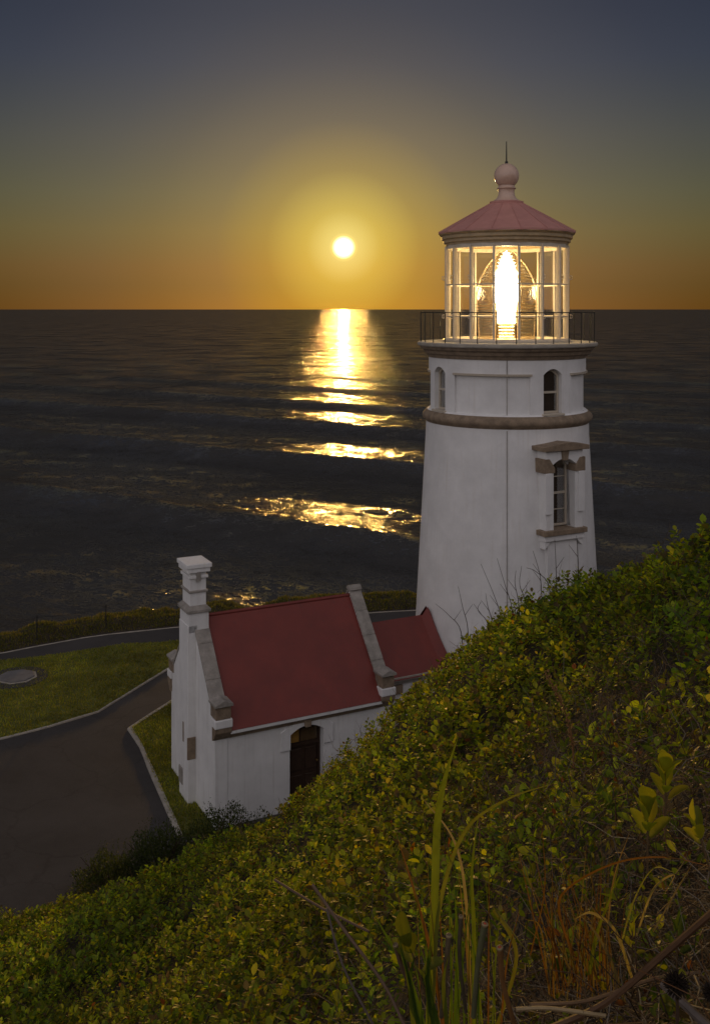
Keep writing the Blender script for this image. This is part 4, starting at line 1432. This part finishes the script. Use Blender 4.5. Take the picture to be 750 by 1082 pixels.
# cut hollow stalks
for i, (x, y, x2, y2, d, r, lb) in enumerate([(512, 978, 500, 1075, 2.55, .0085, 'pale cut stalk with a red and white open end beside the tall grass'),
                                            (528, 1003, 545, 1090, 2.5, .008, 'orange-brown cut stalk leaning below the red-ended one'),
                                            (487, 970, 492, 1070, 2.62, .006, 'thin grey cut stalk just left of the red-ended one'),
                                            (474, 990, 466, 1075, 2.62, .008, 'short stubby cut stalk in the middle of the sedge tuft'),
                                            (418, 1000, 436, 1050, 2.62, .007, 'leftmost stubby cut stalk, low in the brush')]):
    b, t = at(x2, y2, d + .05), at(x, y, d)
    o = empty('cut_stalk', b)
    dv = (t - b)
    mid = dv * .6 + Vector((random.uniform(-.01, .01), 0, 0))
    tone_obj(MB().tube(spline([Vector((0, 0, 0)), mid, dv], 6), [r * .8] * 7 + [r * .9] * 4 + [r, r], 10).build('stalk', M_DRY, o, smooth=True, angle=50), [(.12, .12, .06), (.20, .10, .035), (.10, .08, .05), (.16, .12, .07), (.16, .10, .06)][i])
    q = dv.normalized().to_track_quat('Z', 'Y').to_matrix().to_4x4()
    q = Matrix.Translation(dv) @ q
    e = MB().lathe([(r * .55, .001), (r * 1.02, .0), (r * 1.06, .004), (r * .6, .006)], 14, closed=True).build('cut_rim', M_DRY, o)
    e.matrix_local = q; tone_obj(e, (.26, .19, .10))
    e = MB().lathe([(0, .0015), (r * .56, .0015), (r * .5, .004), (0, .004)], 14).build('pith', M_DRY, o)
    e.matrix_local = q; tone_obj(e, (.50, .10, .05) if i < 2 else (.20, .15, .09))
    tag(o, lb, 'plant stalk', 'cut hollow stalks')

# fallen sticks
for i, (pts, r, col, lb) in enumerate([
    ([(760, 958, 2.35), (700, 1010, 2.45), (640, 1060, 2.5), (575, 1090, 2.5)], .008, (.13, .07, .035), 'long brown stick lying across the bottom right corner'),
    ([(560, 1062, 2.6), (620, 1058, 2.62), (690, 1035, 2.7), (740, 1028, 2.72)], .005, (.2, .12, .06), 'thin horizontal stick under the dry grass tuft'),
    ([(545, 1067, 2.5), (580, 1066, 2.5), (640, 1074, 2.48)], .005, (.34, .25, .13), 'straw-coloured stick at the bottom edge'),
    ([(700, 1040, 2.4), (740, 1078, 2.3), (760, 1095, 2.25)], .010, (.16, .13, .11), 'grey weathered stick in the bottom right corner'),
    ([(330, 935, 4.3), (365, 985, 4.2), (405, 1040, 4.1), (430, 1090, 4.0)], .007, (.17, .11, .07), 'bare brown branch left of the tall grass'),
    ([(345, 960, 4.1), (362, 1020, 4.05), (395, 1085, 4.0)], .005, (.15, .12, .10), 'thin grey branch crossing the brown one left of the tall grass'),
    ([(290, 930, 5.0), (340, 960, 4.8), (390, 985, 4.6)], .006, (.14, .09, .06), 'short branch leaning out of the dead brush patch')]):
    b = at(*pts[0])
    o = MB().tube([q - b for q in spline([at(*p) for p in pts], 6)], r, 6).build('fallen_stick' if i < 4 else 'bare_branch', M_DRY, None, smooth=True)
    o.location = b
    tone_obj(o, col); tag(o, lb, 'stick' if i < 4 else 'branch')


# near sprigs of big leaves
def sprig(c, n, size, label, lean=(0, 0, 1), col=None):
    o = empty('salal_sprig', c)
    up = Vector(lean).normalized()
    st = MB().tube([up * -.16, up * -.06, up * .03], [.0035, .003, .002], 6).build('stem', M_DRY, o)
    tone_obj(st, (.14, .09, .04))
    for i in range(n):
        a = i * 2.4 + random.uniform(-.2, .2)
        f = i / max(1, n - 1)
        t1 = up.cross(Vector((.3, .2, .9))).normalized() if abs(up.z) < .9 else Vector((1, 0, 0))
        t2 = up.cross(t1)
        rad = t1 * math.cos(a) + t2 * math.sin(a)
        D = rad * (.85 - .55 * f) + up * (.6 + .8 * f)
        Nn = up * 1.0 - rad * (.5 + .6 * f)
        l = size * random.uniform(.8, 1.1)
        P = up * (-.06 + .09 * f) + rad * .004
        cc = np.array(col or random.choice([(.20, .20, .02), (.24, .22, .024), (.17, .18, .02)]))
        V, Ft, A = leaf_bank(np.array([tuple(P)]), np.array([tuple(D)]), np.array([tuple(Nn)]), np.array([l]), np.array([l * .56]), cc[None] * random.uniform(.8, 1.25), fold=.38, curl=random.uniform(-.1, .3))
        lf = np_mesh('leaf', V, Ft, M_LEAF, A, parent=o)
        sm = lf.modifiers.new('smooth', 'SUBSURF'); sm.levels = 1; sm.render_levels = 1
    return tag(o, label, 'plant', 'sprigs of large leaves close to the viewpoint')


sprig(at(684, 868, 3.0), 8, .095, 'sprig of large yellow-green leaves, lower of the pair on the right')
sprig(at(703, 828, 3.25), 8, .10, 'sprig of large leaves, upper of the pair on the right')
sprig(at(738, 880, 2.9), 6, .075, 'small leafy sprig at the right edge of the picture', (-.3, 0, 1))
sprig(at(668, 990, 2.95), 6, .05, 'small green sprig among the bent grass stems')
sprig(at(715, 990, 2.8), 6, .06, 'dark green sprig low at the right, beside the brown stick', col=(.05, .075, .016))
sprig(at(562, 930, 3.9), 5, .06, 'lone leafy sprig behind the dry grass tuft', col=(.09, .10, .016))
sprig(at(436, 1010, 2.6), 4, .10, 'broad round leaves at the foot of the tall grass', (-.3, -.2, 1), col=(.11, .12, .018))

# rust seed stalk standing on the slope
b = at(606, 812, 5.6)
o = empty('seed_stalk', b)
q = spline([at(*p) - b for p in [(606, 812, 5.6), (604, 780, 5.6), (594, 745, 5.6), (577, 712, 5.6)]], 6)
tone_obj(MB().tube(q, [.006] * 8 + [.004] * (len(q) - 8), 5).build('stem', M_DRY, o), (.22, .11, .04))
sd = MB()
for p in q[5:]:
    for k in range(5):
        a = random.uniform(0, 6.28); w = p + Vector((math.cos(a) * .01, math.sin(a) * .01, random.uniform(-.012, .012)))
        sd.tube([w, w + Vector((math.cos(a) * .008, math.sin(a) * .008, .012))], [.005, .002], 4)
tone_obj(sd.build('seeds', M_DRY, o), (.30, .16, .06))
tag(o, 'rust-coloured seed stalk leaning on the slope below the tower window', 'plant stalk')

# dark dry seed heads, low in the corner
for (x, y, d, r, lb) in [(714, 1040, 2.3, .028, 'larger dark round seed head in the bottom right corner'), (752, 1050, 2.3, .02, 'dark seed head cut by the right edge of the picture')]:
    c = at(x, y, d)
    o = empty('dry_seed_head', c)
    tone_obj(MB().tube([(0, 0, -.14), (.004, 0, -.06), (0, 0, 0)], .004, 6).build('stem', M_DRY, o), (.08, .05, .03))
    u = rng.normal(0, 1, (260, 3)); u /= np.linalg.norm(u, axis=1, keepdims=True)
    V, Ft, A = twig_bank(u * r * .3, u, np.full(260, r * .8), np.full(260, .0028), np.tile([(.03, .02, .014)], (260, 1)), .15)
    np_mesh('bristles', V, Ft, M_DRY, A, parent=o)
    tag(o, lb, 'seed head')

# bare twigs standing up against the tower wall
for i, (x0, y0, x1, y1, x2, y2) in enumerate([(487, 668, 474, 650, 460, 638), (494, 664, 489, 643, 484, 620), (516, 662, 505, 645, 508, 636), (529, 655, 523, 632, 508, 596),
                                             (541, 645, 534, 620, 525, 590), (548, 640, 544, 617, 545, 603), (556, 640, 549, 618, 551, 598), (572, 628, 570, 606, 563, 582),
                                             (520, 660, 515, 640, 513, 627), (611, 606, 610, 580, 609, 566), (588, 618, 587, 592, 586, 570), (580, 620, 566, 604, 556, 600)]):
    d = 15.6 - (x0 - 487) * .013
    pts = [at(x0 + 2, y0 + 48, d + .1), at(x0, y0, d), at(x1, y1, d - .1), at(x2, y2, d - .15)]
    b = pts[0]
    o = empty('bare_twig', b)
    q = spline([p - b for p in pts], 5)
    n = len(q)
    tone_obj(MB().tube(q, [.008 - .0055 * k / (n - 1) for k in range(n)], 5).build('stem', M_DRY, o, smooth=True), (.07, .045, .03))
    s = q[n // 2]; tone_obj(MB().tube([s, s + Vector((random.choice((-1, 1)) * .12, .03, .16))], [.004, .002], 4).build('side_shoot', M_DRY, o), (.07, .045, .03))
    rank = ['first', 'second', 'third', 'fourth', 'fifth', 'sixth', 'seventh', 'eighth', 'ninth', 'tenth', 'eleventh', 'twelfth'][sorted([487, 494, 516, 529, 541, 548, 556, 572, 520, 611, 588, 580]).index(x0)]
    tag(o, f'bare dark twig on the brow against the white tower, {rank} from the left', 'twig', 'bare twigs along the brow in front of the tower')
